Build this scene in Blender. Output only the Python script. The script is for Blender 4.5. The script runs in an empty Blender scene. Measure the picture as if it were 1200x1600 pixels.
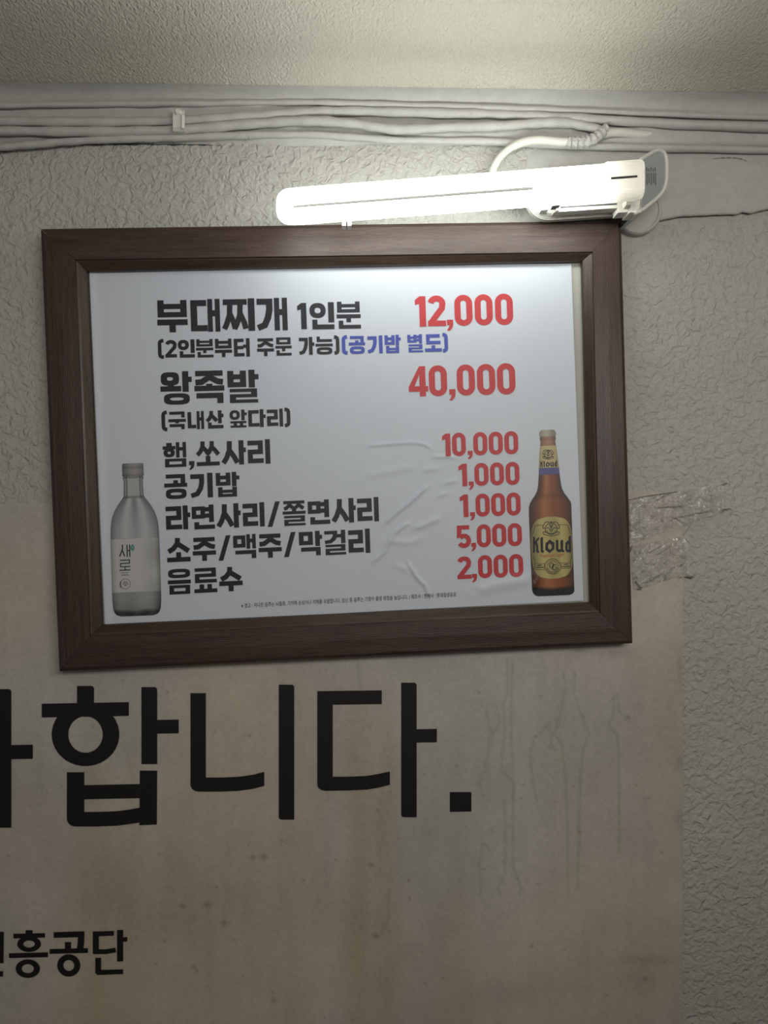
import bpy, bmesh, math, random
import numpy as np
from mathutils import Vector, Matrix, Euler

random.seed(7)
np.random.seed(7)
S = bpy.context.scene
COL = S.collection

# ------------------------------------------------------------------ camera
F = 1250.0                       # focal length in pixels of the 1200x1600 frame
CAM_Z = 1.75
CAM_D = 0.985                    # distance of the lens from the wall
cam_data = bpy.data.cameras.new('camera')
cam = bpy.data.objects.new('camera', cam_data)
COL.objects.link(cam)
cam_data.sensor_fit = 'VERTICAL'
cam_data.sensor_height = 36.0
cam_data.sensor_width = 27.0
cam_data.lens = F * 36.0 / 1600.0
cam_data.clip_start = 0.01
YAW, ROLL = math.radians(-2.6), 0.010
CAM_R = (Matrix.Rotation(YAW, 3, 'Z') @ Euler((math.pi / 2, 0, 0)).to_matrix() @ Matrix.Rotation(-ROLL, 3, 'Z'))
CAM_P = Vector((0.0, -CAM_D, CAM_Z))
cam.matrix_world = Matrix.Translation(CAM_P) @ CAM_R.to_4x4()
S.camera = cam

# ------------------------------------------------------------------ light
S.view_settings.view_transform = 'Standard'
S.view_settings.look = 'None'
S.view_settings.gamma = 1.0
S.view_settings.use_curve_mapping = False
S.view_settings.exposure = 0.0
world = bpy.data.worlds.new('room_ambience')
S.world = world
world.use_nodes = True
bg = world.node_tree.nodes['Background']
bg.inputs[0].default_value = (1.0, 0.95, 0.88, 1)
bg.inputs[1].default_value = 0.118
TUBE_STRENGTH = 10.8

def room_fill(name, loc, size, energy, color):      # unseen area light added as room fill, above and behind the camera
    d = bpy.data.lights.new(name, 'AREA')
    d.shape = 'RECTANGLE'
    d.size, d.size_y = size
    d.energy = energy
    d.color = color
    d.spread = math.radians(125)
    o = bpy.data.objects.new(name, d)
    COL.objects.link(o)
    o.location = loc
    o.rotation_euler = (Vector((0.1, 0, 1.95)) - Vector(loc)).to_track_quat('-Z', 'Y').to_euler()
    return o
room_fill('room_fill', (0.35, -1.35, 2.06), (1.0, 0.25), 4.2, (1.0, 0.95, 0.88))

# ------------------------------------------------------------------ helpers
def ray(px, py):
    return CAM_R @ Vector(((px - 600.0) / F, -(py - 800.0) / F, -1.0))

def P(px, py, d=0.0):
    """point of the plane d metres in front of the wall that stands at this place of the photograph"""
    r = ray(px, py)
    t = (CAM_D - d) / r.y
    return CAM_P + r * t

MM = 0.985 / F                   # metres per photograph pixel at the wall

def mesh_obj(name, verts, faces, mat, parent=None, smooth=False, cols=None, uvs=None, mats=None, fmat=None):
    me = bpy.data.meshes.new(name)
    me.from_pydata([tuple(v) for v in verts], [], faces)
    if mats:
        for m in mats:
            me.materials.append(m)
        me.polygons.foreach_set('material_index', fmat)
    else:
        me.materials.append(mat)
    if smooth:
        me.polygons.foreach_set('use_smooth', [True] * len(me.polygons))
    if cols is not None:
        ca = me.color_attributes.new('Col', 'FLOAT_COLOR', 'POINT')
        ca.data.foreach_set('color', np.asarray(cols, dtype=np.float32).reshape(-1))
    if uvs is not None:
        ul = me.uv_layers.new(name='UVMap')
        ix = np.empty(len(me.loops), dtype=np.int32)
        me.loops.foreach_get('vertex_index', ix)
        ul.data.foreach_set('uv', np.asarray(uvs, dtype=np.float32)[ix].reshape(-1))
    me.update()
    o = bpy.data.objects.new(name, me)
    COL.objects.link(o)
    if parent is not None:
        o.parent = parent
    return o

def tag(o, label=None, cat=None, group=None, kind=None):
    if label: o['label'] = label
    if cat: o['category'] = cat
    if group: o['group'] = group
    if kind: o['kind'] = kind
    return o

def thing(name, label, cat, loc=(0, 0, 0)):
    o = bpy.data.objects.new(name, None)
    COL.objects.link(o)
    o.empty_display_size = 0.05
    return tag(o, label, cat)

class MB:
    def __init__(self):
        self.v, self.f, self.uv, self.c = [], [], [], []
    def quad(self, a, b, c, d):
        n = len(self.v)
        self.v += [a, b, c, d]
        self.f.append((n, n + 1, n + 2, n + 3))
    def poly(self, pts):
        n = len(self.v)
        self.v += list(pts)
        self.f.append(tuple(range(n, n + len(pts))))
    def prism(self, back, front):
        """solid between two outlines with the same number of points"""
        n, k = len(self.v), len(back)
        self.v += list(back) + list(front)
        self.f.append(tuple(n + k + i for i in range(k)))
        self.f.append(tuple(n + i for i in reversed(range(k))))
        for i in range(k):
            j = (i + 1) % k
            self.f.append((n + i, n + j, n + k + j, n + k + i))
    def box_px(self, x0, y0, x1, y1, d0, d1, shear=0.0, lean=0.0):
        """box standing between d0 and d1 off the wall; shear tilts its long side"""
        def c(x, y):
            return (x + lean * (y - (y0 + y1) / 2), y + shear * (x - (x0 + x1) / 2))
        ring = [c(x0, y0), c(x0, y1), c(x1, y1), c(x1, y0)]
        # front face placed by its own plane, back face straight behind it
        fr = [P(x, y, d1) for x, y in ring]
        bk = [Vector((p.x, -d0, p.z)) for p in fr]
        self.prism(bk, fr)
    def tube(self, pts, rad, seg=12, closed=False, caps=True):
        pts = [Vector(p) for p in pts]
        n = len(pts)
        rs = rad if isinstance(rad, (list, tuple)) else [rad] * n
        base = len(self.v)
        t0 = (pts[1] - pts[0]).normalized()
        ref = Vector((0, 1, 0)) if abs(t0.y) < 0.9 else Vector((0, 0, 1))
        u = (ref - t0 * ref.dot(t0)).normalized()
        for i in range(n):
            if closed:
                t = (pts[(i + 1) % n] - pts[i - 1]).normalized()
            else:
                t = (pts[min(i + 1, n - 1)] - pts[max(i - 1, 0)]).normalized()
            u = (u - t * u.dot(t)).normalized()
            w = t.cross(u)
            for k in range(seg):
                a = 2 * math.pi * k / seg
                self.v.append(pts[i] + (u * math.cos(a) + w * math.sin(a)) * rs[i])
        m = n if closed else n - 1
        for i in range(m):
            j = (i + 1) % n
            for k in range(seg):
                l = (k + 1) % seg
                self.f.append((base + i * seg + k, base + i * seg + l, base + j * seg + l, base + j * seg + k))
        if caps and not closed:
            self.f.append(tuple(base + k for k in reversed(range(seg))))
            self.f.append(tuple(base + (n - 1) * seg + k for k in range(seg)))
    def build(self, name, mat, parent=None, smooth=False, uvs=None):
        return mesh_obj(name, self.v, self.f, mat, parent, smooth, uvs=uvs)

def smooth_path(pts, n=8):
    """Catmull-Rom through the given tuples"""
    pts = [np.array(p, dtype=float) for p in pts]
    ext = [2 * pts[0] - pts[1]] + pts + [2 * pts[-1] - pts[-2]]
    out = []
    for i in range(1, len(ext) - 2):
        p0, p1, p2, p3 = ext[i - 1:i + 3]
        for k in range(n):
            t = k / n
            out.append(0.5 * ((2 * p1) + (-p0 + p2) * t + (2 * p0 - 5 * p1 + 4 * p2 - p3) * t * t + (-p0 + 3 * p1 - 3 * p2 + p3) * t ** 3))
    out.append(pts[-1])
    return out

# ------------------------------------------------------------------ materials
def mat_basic(name, color, rough=0.6, metal=0.0, spec=0.5, alpha=1.0):
    m = bpy.data.materials.new(name)
    m.use_nodes = True
    b = m.node_tree.nodes['Principled BSDF']
    b.inputs['Base Color'].default_value = (*color, 1)
    b.inputs['Roughness'].default_value = rough
    b.inputs['Metallic'].default_value = metal
    b.inputs['Specular IOR Level'].default_value = spec
    b.inputs['Alpha'].default_value = alpha
    return m

def nodes(m):
    return m.node_tree.nodes, m.node_tree.links, m.node_tree.nodes['Principled BSDF']

def noise(m, scale, detail=3, rough=0.5, dist=0.0, vec=None, stretch=None):
    N, L, b = nodes(m)
    t = N.new('ShaderNodeTexNoise')
    t.inputs['Scale'].default_value = scale
    t.inputs['Detail'].default_value = detail
    t.inputs['Roughness'].default_value = rough
    t.inputs['Distortion'].default_value = dist
    if vec is None:
        g = N.new('ShaderNodeNewGeometry')
        vec = g.outputs['Position']
    if stretch is not None:
        mp = N.new('ShaderNodeMapping')
        mp.inputs['Scale'].default_value = stretch
        L.new(vec, mp.inputs['Vector'])
        vec = mp.outputs['Vector']
    L.new(vec, t.inputs['Vector'])
    return t.outputs['Fac']

def ramp(m, fac, stops):
    N, L, b = nodes(m)
    r = N.new('ShaderNodeValToRGB')
    els = r.color_ramp.elements
    els[0].position, els[0].color = stops[0][0], (*stops[0][1], 1)
    els[1].position, els[1].color = stops[-1][0], (*stops[-1][1], 1)
    for p, c in stops[1:-1]:
        e = els.new(p)
        e.color = (*c, 1)
    L.new(fac, r.inputs['Fac'])
    return r.outputs['Color']

def bump(m, height, dist, strength=1.0):
    N, L, b = nodes(m)
    k = N.new('ShaderNodeBump')
    k.inputs['Distance'].default_value = dist
    k.inputs['Strength'].default_value = strength
    L.new(height, k.inputs['Height'])
    old = b.inputs['Normal'].links
    if old:
        L.new(old[0].from_socket, k.inputs['Normal'])
    L.new(k.outputs['Normal'], b.inputs['Normal'])

def base(m, col):
    N, L, b = nodes(m)
    L.new(col, b.inputs['Base Color'])

def mixcol(m, a, c, fac):
    N, L, b = nodes(m)
    x = N.new('ShaderNodeMix')
    x.data_type = 'RGBA'
    x.blend_type = 'MULTIPLY'
    if isinstance(fac, float):
        x.inputs['Factor'].default_value = fac
    else:
        L.new(fac, x.inputs['Factor'])
    L.new(a, x.inputs['A'])
    L.new(c, x.inputs['B'])
    return x.outputs['Result']

# textured wall: dabbed plaster under old paint
M_WALL = mat_basic('wall_paint', (0.5, 0.49, 0.46), 0.75, spec=0.25)
n1 = noise(M_WALL, 105, 2.0, 0.45, 1.0)
n2 = noise(M_WALL, 330, 2.0, 0.5, 0.4)
n3 = noise(M_WALL, 5, 3)
bump(M_WALL, n1, 0.0062, 0.85)
bump(M_WALL, n2, 0.0010, 0.6)
base(M_WALL, ramp(M_WALL, n3, [(0.3, (0.385, 0.38, 0.352)), (0.7, (0.435, 0.432, 0.408))]))

# embossed ceiling paper
M_CEIL = mat_basic('ceiling_paper', (0.45, 0.43, 0.37), 0.8, spec=0.25)
c1 = noise(M_CEIL, 330, 2.0, 0.5, 0.6, stretch=(1.0, 0.55, 1.0))
c2 = noise(M_CEIL, 3.0, 3)
bump(M_CEIL, c1, 0.0034, 0.95)
base(M_CEIL, ramp(M_CEIL, c2, [(0.3, (0.68, 0.65, 0.555)), (0.7, (0.75, 0.72, 0.64))]))

# thick smooth paint over cables and plaster
M_PAINT = mat_basic('old_paint', (0.5, 0.49, 0.47), 0.55, spec=0.35)
p1 = noise(M_PAINT, 60, 4, 0.6, 0.5, stretch=(0.25, 1, 1))
p2 = noise(M_PAINT, 900, 2, 0.5)
p3 = noise(M_PAINT, 75, 5, 0.7, 0.3)
bump(M_PAINT, p1, 0.002, 0.6)
bump(M_PAINT, p2, 0.0004, 0.5)
base(M_PAINT, ramp(M_PAINT, p3, [(0.27, (0.22, 0.21, 0.19)), (0.33, (0.40, 0.395, 0.38)), (0.7, (0.46, 0.457, 0.445))]))
M_CORD = mat_basic('white_cord', (0.62, 0.62, 0.58), 0.45)
bump(M_CORD, noise(M_CORD, 140, 3), 0.0008, 0.4)
M_CRACK_SHADE = mat_basic('crack_dirt_gap_shade', (0.05, 0.048, 0.045), 0.9)
bump(M_CRACK_SHADE, noise(M_CRACK_SHADE, 600, 3), 0.001, 0.5)

# walnut stained moulding, grain follows the UV length
def wood(name, dark, light):
    m = mat_basic(name, dark, 0.38, spec=0.32)
    m.node_tree.nodes['Principled BSDF'].inputs['Coat Weight'].default_value = 0.0
    m.node_tree.nodes['Principled BSDF'].inputs['Coat Roughness'].default_value = 0.35
    N, L, b = nodes(m)
    tc = N.new('ShaderNodeTexCoord')
    g1 = noise(m, 1.0, 6, 0.65, 0.6, vec=tc.outputs['UV'], stretch=(9, 160, 1))
    g2 = noise(m, 1.0, 4, 0.6, 0.2, vec=tc.outputs['UV'], stretch=(60, 900, 1))
    base(m, mixcol(m, ramp(m, g1, [(0.3, dark), (0.72, light)]), ramp(m, g2, [(0.35, (0.62, 0.6, 0.6)), (0.55, (1, 1, 1))]), 0.8))
    bump(m, g2, 0.0006, 0.5)
    return m
M_WOOD = wood('walnut_wood', (0.038, 0.023, 0.019), (0.078, 0.049, 0.040))
M_LIP = wood('walnut_lip', (0.034, 0.022, 0.016), (0.075, 0.050, 0.034))

M_LIP.node_tree.nodes['Principled BSDF'].inputs['Coat Weight'].default_value = 0.1
M_PAPER = mat_basic('poster_paper', (0.515, 0.56, 0.635), 0.46, spec=0.3)
bump(M_PAPER, noise(M_PAPER, 25, 3), 0.0012, 0.35)
M_BACK = mat_basic('backing_board', (0.36, 0.36, 0.33), 0.7)
bump(M_BACK, noise(M_BACK, 300, 3), 0.0006, 0.4)
def ink(name, color, rough=0.45):
    m = mat_basic(name, color, rough, spec=0.3)
    n = noise(m, 500, 2)
    base(m, ramp(m, n, [(0.3, tuple(c * 0.92 for c in color)), (0.7, tuple(min(1, c * 1.08) for c in color))]))
    return m
M_BLACK = ink('black_ink', (0.016, 0.017, 0.026))
M_RED = ink('red_ink', (0.44, 0.036, 0.045))
M_BLUE = ink('blue_ink', (0.05, 0.075, 0.36))
M_GREYINK = ink('grey_ink', (0.10, 0.10, 0.11))
M_VINYL = ink('black_vinyl', (0.0085, 0.0085, 0.009), 0.5)
M_TEAL = ink('teal_ink', (0.05, 0.22, 0.20))
M_GOLD = ink('label_gold', (0.50, 0.43, 0.17))
M_LABELGREY = ink('label_silver', (0.50, 0.51, 0.50))
M_NAVY = ink('navy_ink', (0.08, 0.08, 0.24))
M_REDSCRIPT = ink('script_red', (0.35, 0.05, 0.03))

def vcol(name, rough, spec=0.5, grain=None, shade=1.0):
    m = mat_basic(name, (1, 1, 1), rough, spec=spec)
    N, L, b = nodes(m)
    a = N.new('ShaderNodeAttribute')
    a.attribute_name = 'Col'
    c = a.outputs['Color']
    if shade < 1:
        gm = N.new('ShaderNodeVectorMath'); gm.operation = 'SCALE'; gm.inputs['Scale'].default_value = shade
        L.new(c, gm.inputs[0]); c = gm.outputs[0]
    if grain:
        n = noise(m, grain, 3, 0.7)
        c = mixcol(m, c, ramp(m, n, [(0.3, (0.82, 0.82, 0.82)), (0.7, (1, 1, 1))]), 0.8)
    base(m, c)
    return m
M_PRINT = vcol('colour_print', 0.42, 0.35, shade=0.9)
M_SHEET = vcol('aged_vinyl_sheet', 0.55, 0.35, grain=170)
bump(M_SHEET, noise(M_SHEET, 14, 2), 0.002, 0.35)

M_PLASTIC = mat_basic('white_plastic', (0.72, 0.71, 0.66), 0.35)
bump(M_PLASTIC, noise(M_PLASTIC, 200, 2), 0.0003, 0.3)
M_CAP = mat_basic('translucent_cap', (0.78, 0.77, 0.73), 0.4)
_n, _l, _b = nodes(M_CAP)
_t = _n.new('ShaderNodeBsdfTranslucent'); _t.inputs['Color'].default_value = (0.80, 0.76, 0.70, 1)
_m = _n.new('ShaderNodeMixShader'); _m.inputs[0].default_value = 0.10
_l.new(_b.outputs[0], _m.inputs[1]); _l.new(_t.outputs[0], _m.inputs[2])
_l.new(_m.outputs[0], _n['Material Output'].inputs['Surface'])
bump(M_CAP, noise(M_CAP, 200, 2), 0.0003, 0.3)
M_PLASTIC2 = mat_basic('grey_green_plastic', (0.36, 0.41, 0.40), 0.4)
bump(M_PLASTIC2, noise(M_PLASTIC2, 200, 2), 0.0003, 0.3)
M_DARK = mat_basic('dark_slot', (0.05, 0.05, 0.05), 0.7)
bump(M_DARK, noise(M_DARK, 200, 2), 0.0003, 0.3)
M_SLOT_SHADE = mat_basic('slot_shade_grey', (0.035, 0.036, 0.034), 0.8)  # near-black, puts the shade of the tube slot into colour
bump(M_SLOT_SHADE, noise(M_SLOT_SHADE, 200, 2), 0.0003, 0.3)
M_STEEL = mat_basic('bracket_steel', (0.55, 0.55, 0.53), 0.35, metal=0.8)
bump(M_STEEL, noise(M_STEEL, 300, 2), 0.0003, 0.3)

M_TUBE = bpy.data.materials.new('lit_tube')
M_TUBE.use_nodes = True
_b = M_TUBE.node_tree.nodes['Principled BSDF']
_b.inputs['Base Color'].default_value = (0.85, 0.85, 0.83, 1)
_b.inputs['Roughness'].default_value = 0.3
_b.inputs['Emission Color'].default_value = (0.96, 1.0, 0.93, 1)
_b.inputs['Emission Strength'].default_value = TUBE_STRENGTH

M_TAPE = mat_basic('clear_tape', (0.66, 0.68, 0.66), 0.10, spec=0.8, alpha=0.24)
bump(M_TAPE, noise(M_TAPE, 120, 3, 0.5, 1.5), 0.003, 0.9)
def film(m):
    N, L, b = nodes(m)
    tr = N.new('ShaderNodeBsdfTransparent')
    df = N.new('ShaderNodeBsdfDiffuse'); df.inputs['Color'].default_value = (.60, .62, .61, 1)
    gl = N.new('ShaderNodeBsdfGlossy'); gl.inputs['Roughness'].default_value = .13
    lw = N.new('ShaderNodeFresnel'); lw.inputs['IOR'].default_value = 1.6
    a = N.new('ShaderNodeMixShader'); a.inputs[0].default_value = .20
    L.new(tr.outputs[0], a.inputs[1]); L.new(df.outputs[0], a.inputs[2])
    c = N.new('ShaderNodeMixShader')
    L.new(lw.outputs[0], c.inputs[0]); L.new(a.outputs[0], c.inputs[1]); L.new(gl.outputs[0], c.inputs[2])
    nrm = b.inputs['Normal'].links[0].from_socket
    for q in (df, gl, lw): L.new(nrm, q.inputs['Normal'])
    L.new(c.outputs[0], N['Material Output'].inputs['Surface'])
film(M_TAPE)

# ------------------------------------------------------------------ setting
Z_CEIL = P(600, 156, 0).z
W0, W1 = -1.6, 1.6

def slab(name, x0, x1, y0, y1, z0, z1, mat):
    mb = MB()
    mb.prism([Vector((x0, y0, z0)), Vector((x1, y0, z0)), Vector((x1, y1, z0)), Vector((x0, y1, z0))],
             [Vector((x0, y0, z1)), Vector((x1, y0, z1)), Vector((x1, y1, z1)), Vector((x0, y1, z1))])
    return tag(mb.build(name, mat), kind='structure')
wall = slab('wall_back', W0, W1, 0.0, 0.12, 0.0, Z_CEIL + 0.1, M_WALL)
ceiling = slab('ceiling', W0, W1, -3.6, 0.0, Z_CEIL, Z_CEIL + 0.1, M_CEIL)
M_FLOOR = mat_basic('floor_vinyl', (0.25, 0.22, 0.18), 0.5)
bump(M_FLOOR, noise(M_FLOOR, 30, 3), 0.001, 0.3)
floor = slab('floor', W0, W1, -3.6, 0.12, -0.1, 0.0, M_FLOOR)

# lumpy band of filler and paint where wall and ceiling meet
def vnoise(x, seed, amp=1.0):
    return amp * (math.sin(x * 0.0131 + seed) + 0.6 * math.sin(x * 0.031 + seed * 2.3) + 0.35 * math.sin(x * 0.083 + seed * 1.7))
def band(name, rows, x0, x1, step, mat, start=None):
    """rows: functions x -> (py, d) from top to bottom"""
    xs = np.arange(x0, x1 + 1, step)
    v, f = [], []
    for x in xs:
        for j, r in enumerate(rows):
            py, d = r(x)
            if start:
                e = min(1, max(0, (x - start - 9 * math.sin(j * 2.4 + 1)) / 26)); e = e * e * (3 - 2 * e); d = d * e - .0012 * (1 - e)
            v.append(P(x, py, d))
    k = len(rows)
    for i in range(len(xs) - 1):
        for j in range(k - 1):
            f.append((i * k + j, i * k + j + 1, (i + 1) * k + j + 1, (i + 1) * k + j))
    return tag(mesh_obj(name, v, f, mat, smooth=True), kind='structure')
def top_y(x): return 149 + 0.006 * x + vnoise(x, 1.0, 0.8)
def zc(x, d):        # photograph row where the ceiling meets the plane d off the wall, near x
    lo, hi = 0.0, 400.0
    for _ in range(24):
        mid = (lo + hi) / 2
        if P(x, mid, d).z > Z_CEIL: lo = mid
        else: hi = mid
    return hi
band('trim_1', [lambda x: (zc(x, 0.030) + 0.3, 0.030),
                lambda x: (zc(x, 0.021) + 3.5 + vnoise(x, 2, 0.5), 0.021),
                lambda x: (zc(x, 0.013) + 11, 0.0130 + vnoise(x, 3, 0.0006)),
                lambda x: (172 + 0.012 * x, 0.0075 + vnoise(x, 3.5, 0.0007)),
                lambda x: (186 + 0.014 * x, 0.0065 + vnoise(x, 4, 0.0008)),
                lambda x: (200 + 0.014 * x, 0.0068 + vnoise(x, 5, 0.0006)),
                lambda x: (213 + 0.012 * x + vnoise(x, 6, 1.2), 0.0050 + vnoise(x, 7, 0.0004)),
                lambda x: (220 + 0.012 * x + vnoise(x, 8, 1.6), 0.0)], -160, 1360, 8, M_PAINT)

# raised smooth filler patch to the right of the lamp, ragged lower edge
low = [(700, 352), (840, 350), (930, 348), (1031, 344), (1060, 339), (1090, 337.5), (1125, 336), (1150, 335), (1160, 331), (1172, 333), (1200, 327), (1260, 322), (1360, 316)]
def low_y(x):
    for (a, ya), (b, yb) in zip(low, low[1:]):
        if a <= x <= b: return ya + (yb - ya) * (x - a) / (b - a) + vnoise(x * 3.1, 4, 0.5)
    return low[-1][1]
band('trim_2', [lambda x: (222 + 0.012 * x, 0.0005), lambda x: (240 + 0.008 * x, 0.0062),
                lambda x: (270, 0.0072), lambda x: (305, 0.0072),
                lambda x: (low_y(x) - 4, 0.0078), lambda x: (low_y(x), 0.0066), lambda x: (low_y(x) + 0.3, 0.0)], 804, 1360, 4, M_PAINT, start=820)

# ------------------------------------------------------------------ cables under the ceiling
def cable(name, label, pts, r_px, dd=0.0, n=10, mat=M_PAINT, seg=12, wob=0.25):
    mb = MB()
    path = smooth_path(pts, n)
    vs, rs = [], []
    for i, p in enumerate(path):
        r = r_px * MM * (1 + 0.06 * math.sin(i * 1.3) + 0.05 * math.sin(i * 0.37 + r_px))
        rs.append(r)
        d = p[2] if len(p) > 2 else 0.0
        vs.append(P(p[0], p[1] + wob * math.sin(i * 0.9 + r_px), d + dd + r))
    mb.tube(vs, rs, seg)
    return tag(mb.build(name, mat, smooth=True), label, 'cable')
cable('painted_cable', 'thin white painted cable running highest, just below the ceiling',
      [(-160, 170, .010), (0, 165, .010), (150, 163, .010), (300, 162, .010), (450, 160, .010), (600, 163, .010), (800, 169, .010), (930, 174, .009), (1100, 181, .008), (1360, 190, .008)], 4.2)
cable('painted_cable', 'thick white painted cable held by the clip, second below the ceiling',
      [(-160, 192, .006), (0, 190, .006), (150, 191, .006), (278, 189, .006), (380, 182, .006), (470, 176, .006), (560, 174, .006), (700, 177, .006), (800, 180, .006), (930, 187, .006), (1100, 196, .006), (1360, 206, .006)], 7.0)
cable('painted_cable', 'wavy white painted cable that dips lowest above the left half of the lamp tube',
      [(-160, 207, .006), (0, 205, .006), (150, 206, .006), (278, 203, .006), (390, 194, .006), (480, 189, .008), (550, 193, .009), (620, 202, .009), (700, 199, .009), (780, 197, .009), (850, 192, .009), (895, 193, .008), (940, 204, .006), (960, 207, .002)], 7.0)
cable('painted_cable', 'thin painted cable along the bottom of the bundle, sagging off the wall at far left',
      [(-160, 240, .006), (-40, 233, .006), (40, 227, .006), (110, 221, .005), (200, 217, .004), (278, 215, .003), (400, 211, .003), (500, 211, .003), (620, 219, .003), (760, 221, .003), (900, 228, .003), (1100, 233, .003), (1360, 238, .003)], 5.5)
# supply cord of the lamp, breaks out of the bundle and bends down behind the tube
cord = thing('lamp_cord', 'white lamp cord bending from the cable bundle down behind the lit tube', 'cord')
mb = MB()
pth = smooth_path([(1050, 214, -.010), (1000, 210, .000), (962, 207, .007), (938, 211, .012), (920, 220, .013), (880, 222, .012), (840, 219, .012), (812, 224, .012), (789, 238, .012), (774, 257, .013), (768, 280, .016), (772, 305, .022), (800, 316, .026), (832, 312, .028), (856, 306, .028)], 8)
mb.tube([P(p[0], p[1], p[2] + .004) for p in pth], [0.0052 if p[0] > 800 else 0.0046 for p in pth], 12)
mb.build('cord_sheath', M_CORD, cord, smooth=True)
mb = MB()
lump = smooth_path([(886, 221, .013), (905, 222, .013), (922, 221, .014), (936, 212, .013), (946, 203, .011)], 6)
mb.tube([P(p[0], p[1] + 1.2 * math.sin(i * 2.1), p[2] + .004) for i, p in enumerate(lump)],
        [0.0066 + 0.0012 * math.sin(i * 1.9) for i in range(len(lump))], 9)
mb.build('paint_crust', M_PAINT, cord)

clip = thing('cable_clip', 'small white cable clip nailed over the cable bundle at left', 'clip')
mb = MB()
prof = [(171, .016), (173, .019), (180, .0215), (190, .0215), (199, .0215), (205, .017), (208, .009)]
L_ = [P(270, y, d + .004) for y, d in prof]
R_ = [P(289, y, d + .004) for y, d in prof]
Lb = [P(270, y, d + .001) for y, d in prof]
Rb = [P(289, y, d + .001) for y, d in prof]
for i in range(len(prof) - 1):
    mb.quad(L_[i], L_[i + 1], R_[i + 1], R_[i])
    mb.quad(Lb[i], L_[i], L_[i + 1], Lb[i + 1])
    mb.quad(R_[i], Rb[i], Rb[i + 1], R_[i + 1])
mb.quad(Lb[0], Rb[0], R_[0], L_[0])
mb.quad(L_[-1], R_[-1], Rb[-1], Lb[-1])
mb.build('clip_body', M_CORD, clip)
mb = MB()
mb.tube([P(285, 180, .0265), P(285, 201, .0265)], .0016, 8)
mb.build('clip_rib', M_CORD, clip)
mb = MB()
c0 = P(279, 177, .022)
mb.tube([c0, c0 + Vector((0, -.003, 0)), c0 + Vector((0, -.0055, 0))], [.0045, .0045, .003], 12)
mb.build('nail_head', M_CORD, clip, smooth=False)

# ------------------------------------------------------------------ round cover plate behind lamp and frame
mb = MB()
ctr = P(995, 329, .008)
R0 = 39 * MM
rings = [(R0, 0.0), (R0, .0105), (R0 * .95, .013), (R0 * .86, .0128), (R0 * .84, .0115), (0.0005, .0115)]
seg = 40
for r, d in rings:
    for k in range(seg):
        a = 2 * math.pi * k / seg
        mb.v.append(Vector((ctr.x + r * math.cos(a), -d, ctr.z + r * math.sin(a))))
for i in range(len(rings) - 1):
    for k in range(seg):
        l = (k + 1) % seg
        mb.f.append((i * seg + k, i * seg + l, (i + 1) * seg + l, (i + 1) * seg + k))
tag(mb.build('cover_plate', M_PAINT, smooth=False), 'round white painted cover plate on the wall behind the frame corner', 'cover')

# ------------------------------------------------------------------ old printed sheet on the wall
def lerp(a, b, t): return a + (b - a) * t
sheet = thing('wall_sheet', 'large aged beige sheet with huge black letters on the wall under the frame', 'sign')
SX0, SX1 = -150.0, 1067.0
def sheet_top(x): return 787.5 - 0.0175 * x
NX, NY = 440, 400
ux = np.linspace(0, 1, NX); uy = np.linspace(0, 1, NY)
PX = np.tile((SX0 + (SX1 - SX0) * ux)[None, :], (NY, 1))
TOP = sheet_top(PX); BOT = 1740.0
PY = TOP + (BOT - TOP) * uy[:, None]
r0 = np.array([list(ray(0, 0))]);
def P_arr(px, py, d):
    R = np.array(CAM_R)
    v = np.stack([(px - 600) / F, -(py - 800) / F, -np.ones_like(px)], -1) @ R.T
    t = (CAM_D - d) / v[..., 1]
    return np.array(CAM_P) + v * t[..., None]
def seg_dist(px, py, pts):
    best = np.full(px.shape, 1e9)
    for (ax, ay), (bx, by) in zip(pts, pts[1:]):
        dx, dy = bx - ax, by - ay
        t = np.clip(((px - ax) * dx + (py - ay) * dy) / (dx * dx + dy * dy + 1e-9), 0, 1)
        best = np.minimum(best, np.hypot(px - ax - t * dx, py - ay - t * dy))
    return best
def val_noise(px, py, cell, seed):
    rs = np.random.RandomState(seed)
    g = rs.rand(80, 80)
    x = (px + 400) / cell; y = (py + 400) / cell
    i = np.floor(x).astype(int); j = np.floor(y).astype(int)
    fx = x - i; fy = y - j
    fx = fx * fx * (3 - 2 * fx); fy = fy * fy * (3 - 2 * fy)
    G = lambda a, b: g[b % 80, a % 80]
    return lerp(lerp(G(i, j), G(i + 1, j), fx), lerp(G(i, j + 1), G(i + 1, j + 1), fx), fy)
colr = np.ones(PX.shape + (3,)) * np.array([0.46, 0.424, 0.372])
m1 = val_noise(PX, PY, 150, 1) - .5; m2 = val_noise(PX, PY, 45, 2) - .5; m3 = val_noise(PX, PY * .12, 14, 3) - .5
colr *= (1 + .20 * m1 + .10 * m2 + .07 * m3)[..., None]
warm = val_noise(PX, PY, 190, 5) - .5
colr *= 1 + warm[..., None] * np.array([.10, 0, -.16])
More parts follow.
